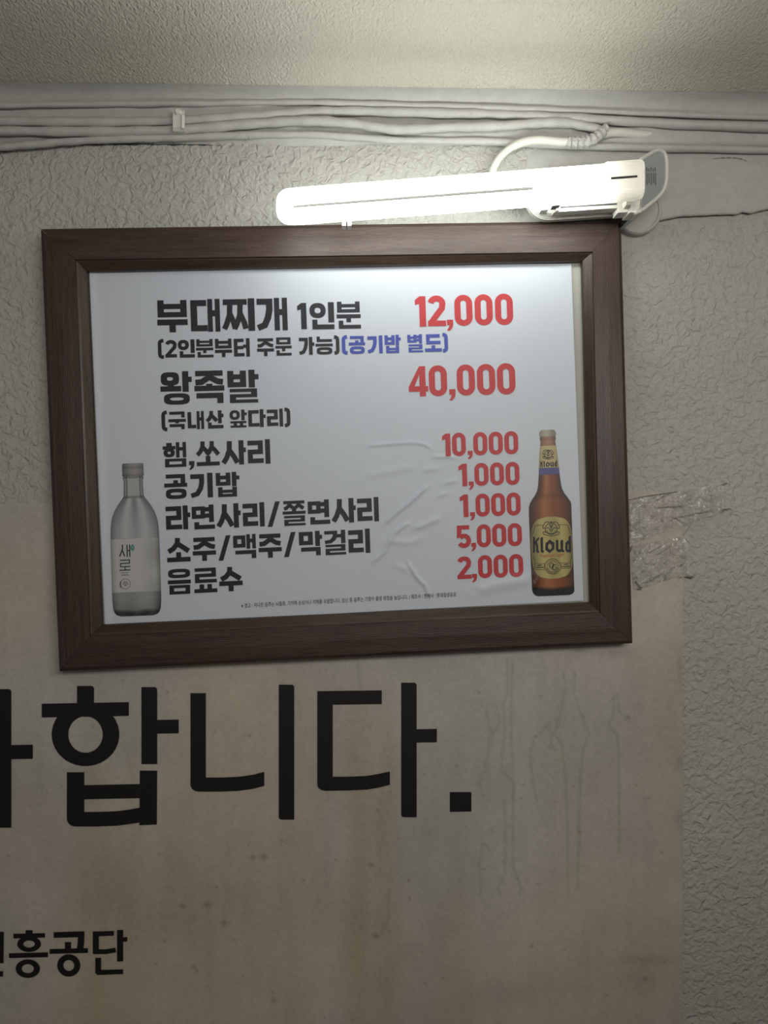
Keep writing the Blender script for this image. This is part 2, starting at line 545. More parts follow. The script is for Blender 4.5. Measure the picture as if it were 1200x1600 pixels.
# broad brown runs down the sheet
for cx, w, a in [(150, 30, .10), (205, 16, .07), (560, 22, .13), (605, 16, .10), (720, 26, .05), (470, 40, .05)]:
    g = np.exp(-((PX - cx - 8 * (m2)) / w) ** 2) * np.clip((PY - 1060) / 150, 0, 1)
    colr *= 1 - (a * g)[..., None] * np.array([.6, .9, 1.7])
drips = [
    [(793, 1030), (793, 1085), (787, 1100), (788, 1150), (783, 1200)], [(800, 1035), (800, 1090), (798, 1150), (803, 1205), (803, 1255), (801, 1310)],
    [(765, 1100), (758, 1110), (768, 1148), (780, 1130), (775, 1102), (765, 1100)], [(765, 1150), (760, 1195), (748, 1225), (755, 1245)],
    [(783, 1205), (795, 1212), (805, 1225), (802, 1250)], [(755, 1318), (748, 1350), (750, 1400)], [(757, 1318), (766, 1330)],
    [(788, 1250), (790, 1310), (790, 1362), (778, 1385), (782, 1400)], [(802, 1310), (803, 1360), (815, 1385), (812, 1400)],
    [(880, 1050), (885, 1075), (876, 1110), (866, 1148), (880, 1165), (884, 1230), (887, 1300), (889, 1400)],
    [(899, 1050), (898, 1085), (908, 1115), (921, 1147), (911, 1170), (906, 1210), (904, 1300), (904, 1390)],
    [(836, 1150), (829, 1180), (834, 1225), (839, 1250)], [(840, 1150), (858, 1130), (862, 1160), (868, 1172)], [(866, 1188), (878, 1186)],
    [(960, 1085), (958, 1115), (951, 1130), (958, 1145)], [(966, 1085), (967, 1110), (978, 1124)], [(964, 1145), (967, 1240), (968, 1330)],
    [(560, 1025), (562, 1070)], [(608, 1390), (606, 1440), (590, 1465)]]
for i, dr in enumerate(drips):
    dd = seg_dist(PX + 3 * (m2), PY, dr)
    g = np.exp(-(dd / 2.1) ** 2)
    colr *= 1 - (.17 * g)[..., None] * np.array([1.0, .85, 1.15])
for cx, cy, rx, ry in [(778, 1225, 30, 28), (880, 1150, 30, 60), (845, 1190, 16, 40)]:
    g = np.exp(-(((PX - cx) / rx) ** 2 + ((PY - cy) / ry) ** 2) ** 2)
    colr *= 1 - (.06 * g)[..., None] * np.array([1.2, .6, 1.2])
# the round stain with a ring
for cx, cy, r in [(551, 1184, 7), (744, 1100, 9)]:
    dd = np.hypot(PX - cx, PY - cy)
    colr *= 1 - (.09 * np.exp(-((dd - r) / 1.8) ** 2) + .2 * np.exp(-(dd / 2) ** 2))[..., None]
rs = np.random.RandomState(11)
spots = [(586, 1463, 4), (324, 1414, 5), (286, 1416, 4), (350, 1442, 5), (795, 1290, 2.5), (982, 1121, 3), (858, 1168, 2), (428, 1564, 3.5), (257, 1471, 2.5), (303, 1511, 3), (412, 1339, 6), (395, 1340, 4), (1009, 1529, 3), (1034, 1332, 2.5), (831, 1478, 3), (905, 1300, 2), (580, 1352, 3.5)]
spots += [(rs.uniform(0, 1060), rs.uniform(1050, 1640), rs.uniform(1.0, 2.4)) for _ in range(90)]
for cx, cy, r in spots:
    dd = np.hypot(PX - cx, PY - cy)
    colr *= 1 - (.38 * np.exp(-(dd / r) ** 2))[..., None] * np.array([.8, 1, 1.15])
for cx, cy, rx, ry, a in [(905, 1016, 16, 4, .3), (965, 1020, 25, 9, .16), (1062, 1040, 5, 26, .2), (1062, 1190, 8, 14, .22), (1062, 1280, 10, 18, .2), (1003, 1530, 32, 26, .16), (790, 1555, 60, 24, .12), (1010, 1500, 40, 8, .2)]:
    g = np.exp(-(((PX - cx) / rx) ** 2 + ((PY - cy) / ry) ** 2))
    colr *= 1 - (a * g * (.6 + .8 * (m2 + .5)))[..., None]
verts = P_arr(PX, PY, 0.0022 + 0.0006 * (val_noise(PX, PY, 120, 21) - .5)).reshape(-1, 3)
idx = np.arange(NX * NY).reshape(NY, NX)
faces = np.stack([idx[:-1, :-1], idx[1:, :-1], idx[1:, 1:], idx[:-1, 1:]], -1).reshape(-1, 4).tolist()
cols = np.concatenate([np.clip(colr.reshape(-1, 3), 0, 1), np.ones((NX * NY, 1))], 1)
# cut edges back to the wall
edge = list(idx[0, :]) + list(idx[:, -1])
verts = verts.tolist(); cols = cols.tolist()
for run in (list(idx[0, ::4]) + [idx[0, -1]], list(idx[::4, -1]) + [idx[-1, -1]]):
    last = None
    for i in run:
        verts.append([verts[i][0], 0.0, verts[i][2]]); cols.append([.2, .19, .165, 1])
        k = len(verts) - 1
        if last: faces.append([last[0], int(i), k, last[1]])
        last = (int(i), k)
mesh_obj('sheet_panel', verts, faces, M_SHEET, sheet, smooth=True, cols=cols)

def round_rect(x0, y0, x1, y1, r=(0, 0, 0, 0), n=5):
    """corner radii tl, tr, br, bl"""
    pts = []
    for (cx, cy, rr, a0) in ((x0, y0, r[0], 180), (x1, y0, r[1], 270), (x1, y1, r[2], 0), (x0, y1, r[3], 90)):
        sx = 1 if cx == x0 else -1
        sy = 1 if cy == y0 else -1
        if rr <= 0:
            pts.append((cx, cy)); continue
        for k in range(n + 1):
            a = math.radians(a0 + 90 * k / n)
            pts.append((cx + sx * rr + rr * math.cos(a), cy + sy * rr + rr * math.sin(a)))
    return pts
_tick = [0]
def lifted(fn):
    """every printed piece gets its own film thickness, so that overlapping strokes never share a plane"""
    _tick[0] = (_tick[0] + 1) % 10
    off = Vector((0, -6e-6 * _tick[0], 0))
    return lambda x, y: fn(x, y) + off
def ring_quads(mb, fn, cx, cy, rxo, ryo, rxi, ryi, n=40, p=2.0, pi_=None):
    """flat ring between two superellipses; fn maps 2D to 3D"""
    pi_ = pi_ or p
    fn = lifted(fn)
    b = len(mb.v)
    for k in range(n):
        a = 2 * math.pi * k / n
        c, s = math.cos(a), math.sin(a)
        def se(rx, ry, q): return (cx + rx * math.copysign(abs(c) ** (2 / q), c), cy + ry * math.copysign(abs(s) ** (2 / q), s))
        mb.v.append(fn(*se(rxo, ryo, p))); mb.v.append(fn(*se(rxi, ryi, pi_)))
    for k in range(n):
        l = (k + 1) % n
        mb.f.append((b + 2 * k, b + 2 * k + 1, b + 2 * l + 1, b + 2 * l))
def stroke_pts(pts, w):
    """outline quads of a mitred polyline, w = width or list of widths"""
    pts = [np.array(p, float) for p in pts]
    ws = w if isinstance(w, (list, tuple)) else [w] * len(pts)
    Ls, Rs = [], []
    for i, p in enumerate(pts):
        d0 = pts[i] - pts[i - 1] if i > 0 else pts[i + 1] - pts[i]
        d1 = pts[i + 1] - pts[i] if i < len(pts) - 1 else d0
        d0 = d0 / (np.linalg.norm(d0) + 1e-9); d1 = d1 / (np.linalg.norm(d1) + 1e-9)
        n0 = np.array([-d0[1], d0[0]]); n1 = np.array([-d1[1], d1[0]])
        m = n0 + n1; m = m / (np.linalg.norm(m) + 1e-9)
        k = min(1 / max(m.dot(n0), .35), 2.2) * ws[i] / 2
        Ls.append(p + m * k); Rs.append(p - m * k)
    return Ls, Rs
def stroke(mb, fn, pts, w):
    fn = lifted(fn)
    Ls, Rs = stroke_pts(pts, w)
    b = len(mb.v)
    for l, r in zip(Ls, Rs):
        mb.v.append(fn(*l)); mb.v.append(fn(*r))
    for i in range(len(Ls) - 1):
        mb.f.append((b + 2 * i, b + 2 * i + 1, b + 2 * i + 3, b + 2 * i + 2))
def flat(mb, fn, pts):
    fn = lifted(fn)
    mb.poly([fn(x, y) for x, y in pts])

def vstrip(mb, fn, rows):
    fn = lifted(fn)
    b = len(mb.v)
    for x, y0, y1 in rows: mb.v += [fn(x, y0), fn(x, y1)]
    for i in range(len(rows) - 1): mb.f.append((b + 2 * i, b + 2 * i + 1, b + 2 * i + 3, b + 2 * i + 2))
D_BIG = 0.0031
def big(x, y): return P(x / 1.57895, 1040 + y / 1.57895, D_BIG)
def small(x, y): return P(x / 2.0, 1280 + y / 2.0, D_BIG)
def letter(mb): mb.build('letter', M_VINYL, sheet)
mb = MB()
flat(mb, big, round_rect(-12, 58, 28, 400, (0, 7, 0, 0))); flat(mb, big, [(28, 196), (81, 195), (81, 230), (28, 231)])
letter(mb)
mb = MB()
flat(mb, big, round_rect(190, 50, 232, 100, (0, 7, 0, 0))); flat(mb, big, [(103, 94), (318, 90), (318, 124), (103, 128)])
ring_quads(mb, big, 211, 170, 83.5, 78, 42.5, 45)
flat(mb, big, round_rect(349, 53, 388, 243, (0, 7, 0, 0))); flat(mb, big, [(388, 134), (441, 133), (441, 167), (388, 168)])
flat(mb, big, [(165, 263), (208, 263), (208, 372), (165, 372)])
flat(mb, big, [(345, 259), (388, 259), (387, 392), (344, 394)])
flat(mb, big, [(206, 295), (347, 292), (347, 327), (206, 330)])
vstrip(mb, big, [(165, 359, 380), (168, 360, 388), (174, 360, 394), (184, 361, 397), (240, 361, 397), (290, 359, 395), (320, 355, 391), (346, 350, 387)])
letter(mb)
mb = MB()
flat(mb, big, [(470, 68), (508, 68), (508, 290), (470, 290)])
vstrip(mb, big, [(470, 276, 296), (473, 276, 303), (480, 276, 309), (490, 276, 311), (545, 276, 311), (590, 274, 309), (625, 269, 304), (652, 262, 297)])
flat(mb, big, round_rect(688, 47, 726, 380, (0, 7, 0, 7)))
letter(mb)
mb = MB()
flat(mb, big, [(783, 63), (942, 61), (942, 95), (783, 97)]); flat(mb, big, [(783, 63), (821, 63), (821, 290), (783, 290)])
vstrip(mb, big, [(783, 274, 295), (786, 274, 302), (793, 274, 307), (803, 274, 309), (860, 274, 308), (905, 272, 306), (935, 267, 301), (962, 261, 294)])
flat(mb, big, round_rect(990, 42, 1028, 374, (0, 7, 0, 7))); flat(mb, big, [(1028, 157), (1078, 156), (1078, 189), (1028, 190)])
letter(mb)
mb = MB()
flat(mb, big, [(1110, 312), (1163, 312), (1163, 360), (1110, 361)])
letter(mb)
mb = MB()
flat(mb, small, [(-30, 352), (12, 352), (12, 450), (-30, 450)][0:0] or [(-8, 352), (12, 352), (11, 450), (-8, 450)])
flat(mb, small, [(-60, 475), (10, 475), (9, 492), (-60, 492)])
letter(mb)
mb = MB()
flat(mb, small, [(80, 347), (102, 347), (102, 360), (80, 360)]); flat(mb, small, [(42, 358), (141, 356), (141, 370), (42, 373)])
ring_quads(mb, small, 91, 390, 37, 25, 18, 11)
flat(mb, small, [(28, 419), (150, 416), (150, 431), (28, 434)]); ring_quads(mb, small, 87, 467, 38, 29, 19, 14)
letter(mb)
mb = MB()
flat(mb, small, [(168, 353), (264, 350), (262, 368), (168, 371)])
stroke(mb, small, [(254, 355), (253, 385), (250, 410)], 20)
flat(mb, small, [(203, 384), (222, 384), (222, 410), (203, 410)]); flat(mb, small, [(155, 406), (275, 403), (275, 418), (155, 421)])
ring_quads(mb, small, 215, 457, 36, 35, 17, 17)
letter(mb)
mb = MB()
flat(mb, small, [(290, 351), (356, 349), (356, 364), (290, 367)]); flat(mb, small, [(290, 351), (309, 351), (309, 422), (290, 420)])
stroke(mb, small, [(292, 414), (330, 414), (362, 409)], 15)
flat(mb, small, [(366, 346), (385, 346), (385, 444), (366, 445)]); flat(mb, small, [(385, 369), (398, 368), (398, 382), (385, 383)])
flat(mb, small, [(298, 433), (316, 433), (316, 486), (304, 486), (298, 480)]); flat(mb, small, [(304, 471), (385, 469), (385, 484), (304, 487)])
letter(mb)

# ------------------------------------------------------------------ picture frame
frame = thing('picture_frame', 'dark brown wooden picture frame around the price list, hanging under the lamp', 'frame')
def corners(tl, tr, br, bl, d): return [P(*tl, d) for tl in (tl, tr, br, bl)]
out_px = [(64, 358), (970, 345), (988, 1005), (93, 1049)]
step_px = [(119, 407), (925, 394.5), (937, 956.5), (142, 993)]
inn_px = [(136.5, 425), (909, 408.5), (922.5, 941), (160, 976)]
def inset(q, r, t): return [(a[0] + (b[0] - a[0]) * t, a[1] + (b[1] - a[1]) * t) for a, b in zip(q, r)]
rings = []
o1 = [P(x, y, .0265) for x, y in out_px]
rings.append([Vector((p.x, -0.0005, p.z)) for p in o1])
rings.append(o1)
rings.append([P(x, y, .0295) for x, y in inset(out_px, step_px, .09)])
rings.append([P(x, y, .0304) for x, y in inset(out_px, step_px, .5)])
rings.append([P(x, y, .0300) for x, y in inset(out_px, step_px, .97)])
rings.append([P(x, y, .0272) for x, y in step_px])
rings2 = [[P(x, y, .0272) for x, y in step_px],
          [P(x, y, .0262) for x, y in inset(step_px, inn_px, .2)],
          [P(x, y, .0205) for x, y in inset(step_px, inn_px, .9)],
          [P(x, y, .0185) for x, y in inn_px]]
rings2.append([Vector((p.x, -.0135, p.z)) for p in rings2[-1]])
def rail(name, rs, k, mat, parent):
    v, f, uv = [], [], []
    n = 24
    acc = 0.0
    a_, b_ = k, (k + 1) % 4
    for i, r in enumerate(rs):
        if i: acc += (rs[i][a_] - rs[i - 1][a_]).length * .7
        ln = (rs[0][b_] - rs[0][a_]).length
        for j in range(n + 1):
            v.append(r[a_].lerp(r[b_], .0004 + .9992 * j / n)); uv.append((ln * j / n + k * 1.7, acc + k * .31))
    for i in range(len(rs) - 1):
        for j in range(n):
            f.append((i * (n + 1) + j, (i + 1) * (n + 1) + j, (i + 1) * (n + 1) + j + 1, i * (n + 1) + j + 1))
    return mesh_obj(name, v, f, mat, parent, uvs=uv)
for k in range(4):
    rl = rail('frame_rail', rings, k, M_WOOD, frame)
    rail('inner_lip', rings2, k, M_LIP, rl)
mb = MB()
bk = [(118, 405), (926, 394), (938, 958), (142, 994)]
mb.prism([P(x, y, .002) for x, y in bk], [P(x, y, .0115) for x, y in bk])
tag(mb.build('backing_board', M_BACK, frame), 'grey backing board showing as a strip beside the paper')

# ------------------------------------------------------------------ menu poster
poster = thing('menu_poster', 'white Korean price list poster with black, red and blue print inside the frame', 'poster')
PQ = [(139.5, 419), (892.5, 412), (911.5, 938.5), (164, 977)]       # tl tr br bl
creases = [([(597, 822), (620, 800), (640, 785), (660, 766), (672, 757)], 1.0, 2.6), ([(578, 882), (600, 862), (606, 850), (617, 832), (632, 820), (645, 815)], .9, 3.0),
           ([(637, 877), (648, 897), (655, 906), (664, 914), (669, 927), (674, 941)], 1.1, 2.4), ([(570, 697), (610, 693), (645, 691), (665, 694), (677, 704)], .55, 2.6),
           ([(672, 714), (700, 713), (720, 718)], .5, 2.5), ([(640, 827), (660, 821), (678, 813), (692, 806)], .7, 4.5), ([(679, 778), (693, 772), (704, 768)], .6, 3),
           ([(690, 756), (706, 752), (718, 750)], .6, 3), ([(655, 737), (675, 733), (690, 731)], .45, 4), ([(610, 880), (635, 890), (645, 895)], .35, 5),
           ([(740, 925), (775, 915), (812, 908), (835, 905)], .9, 9), ([(843, 895), (836, 915), (832, 926)], .5, 2.5), ([(570, 745), (615, 735), (650, 728)], .35, 6),
           ([(600, 845), (640, 848), (665, 838)], .4, 5)]
def crease_h(px, py):
    px = np.asarray(px, float); py = np.asarray(py, float)
    h = np.zeros(px.shape)
    for pts, a, w in creases:
        d = seg_dist(px, py, pts)
        e0 = np.hypot(px - pts[0][0], py - pts[0][1]); e1 = np.hypot(px - pts[-1][0], py - pts[-1][1])
        fade = np.clip(np.minimum(e0, e1) / 14, .1, 1)
        h += .0017 * a * fade * np.exp(-(d / w) ** 2)
    h += .0006 * (val_noise(px, py, 60, 31) - .5) * np.exp(-(((px - 660) / 110) ** 2 + ((py - 800) / 110) ** 2))
    h += .0008 * (val_noise(px, py, 230, 33) - .5)
    return h
D_PAPER = .0132
NX, NY = 330, 240
U, V = np.meshgrid(np.linspace(0, 1, NX), np.linspace(0, 1, NY))
def quad_px(q, U, V):
    return [(q[0][k] * (1 - U) + q[1][k] * U) * (1 - V) + (q[3][k] * (1 - U) + q[2][k] * U) * V for k in (0, 1)]
QX, QY = quad_px(PQ, U, V)
curl = .0012 * np.exp(-(U / .012) ** 2) + .001 * np.exp(-((1 - U) / .02) ** 2)
vv = P_arr(QX, QY, D_PAPER + crease_h(QX, QY) + curl).reshape(-1, 3)
idx = np.arange(NX * NY).reshape(NY, NX)
ff = np.stack([idx[:-1, :-1], idx[1:, :-1], idx[1:, 1:], idx[:-1, 1:]], -1).reshape(-1, 4).tolist()
mesh_obj('paper', vv.tolist(), ff, M_PAPER, poster, smooth=True)

LIFT = .00045
HX, HY = np.meshgrid(np.arange(130, 921), np.arange(400, 986))
H_GRID = crease_h(HX, HY)
def pp(x, y, lift=LIFT):
    i = min(max(x - 130, 0), 788.9); j = min(max(y - 400, 0), 583.9)
    a, b = int(i), int(j)
    u, v = i - a, j - b
    h = (H_GRID[b, a] * (1 - u) + H_GRID[b, a + 1] * u) * (1 - v) + (H_GRID[b + 1, a] * (1 - u) + H_GRID[b + 1, a + 1] * u) * v
    return P(x, y, D_PAPER + float(h) + lift)

# ---- Hangul and numerals drawn as strokes; every glyph lives in its own box in the plane of the paper
class Glyph:
    def __init__(self, mb, x0, y0, x1, y1, t):
        self.mb = mb
        ym = (y0 + y1) / 2
        self.s = float(np.interp(ym, [425, 490, 600, 705, 800, 850, 957], [-.010, -.016, -.025, -.036, -.045, -.048, -.051]))
        self.lean = .034
        W, H = x1 - x0, y1 - y0
        self.w = W - self.lean * H
        self.h = H - abs(self.s) * self.w
        self.cx, self.cy = (x0 + x1) / 2, ym
        self.t = t
    def m(self, x, y):       # local pixels, origin at the centre of the box
        return pp(self.cx + x + self.lean * y, self.cy + y + self.s * x)
    def rect(self, x0, y0, x1, y1): flat(self.mb, self.m, [(x0, y0), (x0, y1), (x1, y1), (x1, y0)])
    def line(self, pts, w): stroke(self.mb, self.m, pts, w)

def jamo(g, j, B, tv, th):
    """B: box in local pixels; tv / th: thickness of vertical and horizontal strokes"""
    x0, y0, x1, y1 = B
    w, h = x1 - x0, y1 - y0
    R, Ln = g.rect, g.line
    th = min(th, h * {'r': .235, 'm': .33, 'ng': .36, 't': .235, 'b': .30, 'b2': .30, 'p': .33, 'd': .34}.get(j, 1.0))
    tv = min(tv, w * {'r': .40, 'm': .34, 'ng': .36, 'b': .35, 'b2': .35, 'yo': .25, 'ae': .40}.get(j, 1.0))
    def siot(x0, y0, x1, y1, tv):
        w, h = x1 - x0, y1 - y0
        xm = x0 + w * .47
        ya = y0 + h * .38
        Ln([(xm, y0), (xm - w * .02, ya), (x0 + w * .27, y0 + h * .72), (x0 + tv * .22, y1 - tv * .28)], tv)
        Ln([(xm - w * .02, ya), (x0 + w * .74, y0 + h * .68), (x1 - tv * .22, y1 - tv * .28)], tv)
    if j == 'b':
        R(x0, y0, x0 + tv, y1); R(x1 - tv, y0, x1, y1); R(x0, y1 - th, x1, y1)
        ym = y0 + h * .22; R(x0, ym, x1, ym + th)
    elif j == 'b2':
        R(x0, y0, x0 + tv, y1); R(x1 - tv, y0, x1, y1); R(x0, y1 - th, x1, y1)
        ym = y0 + h * .28; R(x0, ym, x1, ym + th)
    elif j == 'd':
        R(x0, y0, x1 - w * .05, y0 + th); R(x0, y0, x0 + tv, y1); R(x0, y1 - th, x1, y1)
    elif j == 't':
        R(x0, y0, x1 - w * .05, y0 + th); R(x0, y0, x0 + tv, y1); R(x0, y1 - th, x1, y1)
        ym = (y0 + y1) / 2; R(x0, ym - th / 2, x1 - w * .08, ym + th / 2)
    elif j == 'g':           # initial giyeok with a swinging tail
        R(x0, y0, x1, y0 + th)
        Ln([(x1 - tv / 2, y0), (x1 - tv / 2, y0 + h * .35), (x1 - tv * .75, y0 + h * .6), (x0 + w * .48, y0 + h * .83), (x0 + tv * .1, y1 - th * .45)], [tv, tv, tv, th * 1.05, th])
    elif j == 'k':           # giyeok above / below a vowel: square corner
        R(x0, y0, x1, y0 + th); R(x1 - tv, y0, x1, y1)
    elif j == 'n':
        R(x0, y0, x0 + tv, y1); R(x0, y1 - th, x1, y1)
    elif j == 'r':
        ym = (y0 + y1) / 2
        R(x0, y0, x1, y0 + th); R(x1 - tv, y0, x1, ym + th / 2); R(x0, ym - th / 2, x1, ym + th / 2); R(x0, ym - th / 2, x0 + tv, y1); R(x0, y1 - th, x1 + w * .03, y1)
    elif j == 'm':
        R(x0, y0, x0 + tv, y1); R(x1 - tv, y0, x1, y1); R(x0, y0, x1, y0 + th); R(x0, y1 - th, x1, y1)
    elif j == 's':
        siot(x0, y0, x1, y1, tv)
    elif j == 'ss':
        siot(x0, y0, x0 + w * .60, y1, tv * .92); siot(x0 + w * .40, y0, x1, y1, tv * .92)
    elif j == 'j':
        R(x0, y0, x1, y0 + th)
        xm = (x0 + x1) / 2
        Ln([(xm + w * .03, y0 + th * .6), (xm - w * .02, y0 + h * .5), (x0 + w * .22, y0 + h * .82), (x0, y1 - th * .4)], th * 1.1)
        Ln([(xm, y0 + h * .45), (x1 - w * .2, y0 + h * .78), (x1, y1 - th * .4)], th * 1.1)
    elif j == 'jj':
        R(x0, y0, x1, y0 + th)
        for a, b in ((x0, x0 + w * .56), (x0 + w * .42, x1)):
            ww = b - a
            xm = a + ww * .52
            Ln([(xm, y0 + th * .6), (xm - ww * .04, y0 + h * .5), (a + ww * .24, y0 + h * .8), (a + tv * .15, y1 - tv * .25)], tv * .85)
            Ln([(xm - ww * .02, y0 + h * .46), (b - ww * .22, y0 + h * .75), (b - tv * .25, y1 - tv * .25)], tv * .85)
    elif j == 'ng':
        ring_quads(g.mb, g.m, (x0 + x1) / 2, (y0 + y1) / 2, w / 2, h / 2, max(w / 2 - tv, .8), max(h / 2 - th, .8), 36, 2.3 if w < 1.3 * h else 3.2, 2.6)
    elif j == 'h':
        R(x0 + w * .28, y0, x1 - w * .28, y0 + th); R(x0, y0 + th * .95, x1, y0 + th * 1.95)
        jamo(g, 'ng', (x0 + w * .06, y0 + th * 1.6, x1 - w * .06, y1), tv, th)
    elif j == 'p':
        R(x0, y0, x1, y0 + th); R(x0, y1 - th, x1, y1)
        R(x0 + w * .2, y0, x0 + w * .2 + tv, y1); R(x1 - w * .2 - tv, y0, x1 - w * .2, y1)
    # vowels
    elif j == 'i': R(x0, y0, x1, y1)
    elif j == 'a':
        R(x0, y0, x0 + tv, y1); ym = y0 + h * .40; R(x0, ym - th / 2, x1, ym + th / 2)
    elif j == 'eo':
        R(x1 - tv, y0, x1, y1); ym = y0 + h * .43; R(x0, ym - th / 2, x1, ym + th / 2)
    elif j == 'yeo':
        R(x1 - tv, y0, x1, y1)
        for q in (.26, .62): R(x0, y0 + h * q - th / 2, x1, y0 + h * q + th / 2)
    elif j == 'ae':
        R(x0, y0, x0 + tv, y1); R(x1 - tv, y0, x1, y1); ym = y0 + h * .44; R(x0, ym - th / 2, x1, ym + th / 2)
    elif j == 'o':
        R(x0, y1 - th, x1, y1); xm = (x0 + x1) / 2; R(xm - tv / 2, y0, xm + tv / 2, y1)
    elif j == 'u':
        R(x0, y0, x1, y0 + th); xm = (x0 + x1) / 2; R(xm - tv / 2, y0, xm + tv / 2, y1)
    elif j == 'yo':
        R(x0, y1 - th, x1, y1)
        for q in (.33, .67): R(x0 + w * q - tv / 2, y0, x0 + w * q + tv / 2, y1)
    elif j == 'eu': R(x0, y0, x1, y0 + th)

SYL = {   # jamo with boxes in fractions of the syllable, then stroke factors
    '부': [('b', .02, 0, .98, .53), ('u', 0, .60, 1, 1)],
    '대': [('d', 0, .03, .57, .98), ('ae', .58, 0, 1, 1)],
    '찌': [('jj', 0, .02, .76, .98), ('i', .79, 0, 1, 1)],
    '개': [('g', 0, .02, .52, 1), ('ae', .57, 0, 1, 1)],
    '인': [('ng', 0, .02, .66, .58), ('i', .76, 0, 1, .75), ('n', .10, .64, 1, 1)],
    '분': [('b', .03, 0, .97, .40), ('u', 0, .47, 1, .76), ('n', .08, .70, 1, 1)],
    '터': [('t', 0, .02, .66, .98), ('eo', .58, 0, 1, 1)],
    '주': [('j', .04, .02, .96, .50), ('u', 0, .58, 1, 1)],
    '문': [('m', .06, 0, .94, .38), ('u', 0, .46, 1, .76), ('n', .06, .70, .98, 1)],
    '가': [('g', 0, .04, .58, 1), ('a', .64, 0, 1, 1)],
    '능': [('n', .08, 0, .96, .30), ('eu', 0, .40, 1, 1), ('ng', .06, .60, .96, 1)],
    '공': [('k', .08, 0, .92, .36), ('o', 0, .24, 1, .52), ('ng', .06, .58, .96, 1)],
    '기': [('g', 0, .04, .62, 1), ('i', .76, 0, 1, 1)],
    '밥': [('b', 0, .02, .62, .54), ('a', .68, 0, 1, .58), ('b2', .08, .60, .88, 1)],
    '별': [('b', 0, .02, .60, .46), ('yeo', .58, 0, .96, .52), ('r', .06, .56, .97, 1)],
    '도': [('d', .08, .02, .94, .58), ('o', 0, .64, 1, 1)],
    '왕': [('ng', .02, .02, .60, .42), ('oo', 0, .40, .66, .60), ('a', .70, 0, 1, .62), ('ng', .10, .66, .92, 1)],
    '족': [('j', .04, 0, .96, .42), ('o', 0, .40, 1, .62), ('k', .06, .68, .96, 1)],
    '발': [('b', 0, .02, .60, .52), ('a', .68, 0, 1, .54), ('r', .06, .57, .94, 1)],
    '국': [('k', .06, 0, .94, .34), ('u', 0, .42, 1, .66), ('k', .06, .70, .92, 1)],
    '내': [('n', 0, .04, .52, .94), ('ae', .56, 0, 1, 1)],
    '산': [('s', 0, .02, .66, .64), ('a', .68, 0, 1, .72), ('n', .10, .66, .98, 1)],
    '앞': [('ng', 0, .02, .60, .56), ('a', .68, 0, 1, .60), ('p', .04, .64, .96, 1)],
    '다': [('d', 0, .04, .64, .96), ('a', .66, 0, 1, 1)],
    '리': [('r', 0, .04, .68, .96), ('i', .78, 0, 1, 1)],
    '햄': [('h', 0, .02, .54, .60), ('ae', .56, 0, .99, .62), ('m', .08, .66, .98, 1)],
    '쏘': [('ss', 0, 0, 1, .60), ('o', 0, .60, 1, 1)],
    '사': [('s', 0, .02, .68, .98), ('a', .70, 0, 1, 1)],
    '라': [('r', 0, .02, .64, .98), ('a', .70, 0, 1, 1)],
    '면': [('m', 0, .06, .58, .56), ('yeo', .52, 0, .96, .72), ('n', .10, .70, 1, 1)],
    '쫄': [('jj', .04, 0, .96, .36), ('o', 0, .34, 1, .54), ('r', .06, .60, .96, 1)],
    '소': [('s', .02, 0, .98, .62), ('o', 0, .60, 1, 1)],
    '맥': [('m', 0, .04, .54, .54), ('ae', .58, 0, .99, .60), ('k', .08, .66, .99, 1)],
    '막': [('m', 0, .02, .60, .56), ('a', .70, 0, 1, .62), ('k', .08, .66, .92, 1)],
    '걸': [('g', 0, .02, .60, .54), ('eo', .56, 0, .97, .54), ('r', .04, .58, .96, 1)],
    '음': [('ng', .02, 0, .98, .36), ('eu', 0, .44, 1, 1), ('m', .06, .64, .96, 1)],
    '료': [('r', .04, 0, .96, .60), ('yo', 0, .66, 1, 1)],
    '수': [('s', .04, 0, .96, .56), ('u', 0, .58, 1, 1)],
}
THIN = {'분': .8, '문': .8, '능': .82, '공': .86, '밥': .82, '별': .72, '왕': .86, '족': .86, '발': .84, '국': .86, '앞': .78, '햄': .74, '면': .92, '쫄': .66,
        '맥': .82, '막': .88, '걸': .74, '음': .84, '료': .84, '쏘': .85, '주': .92, '부': .95, '찌': .95}

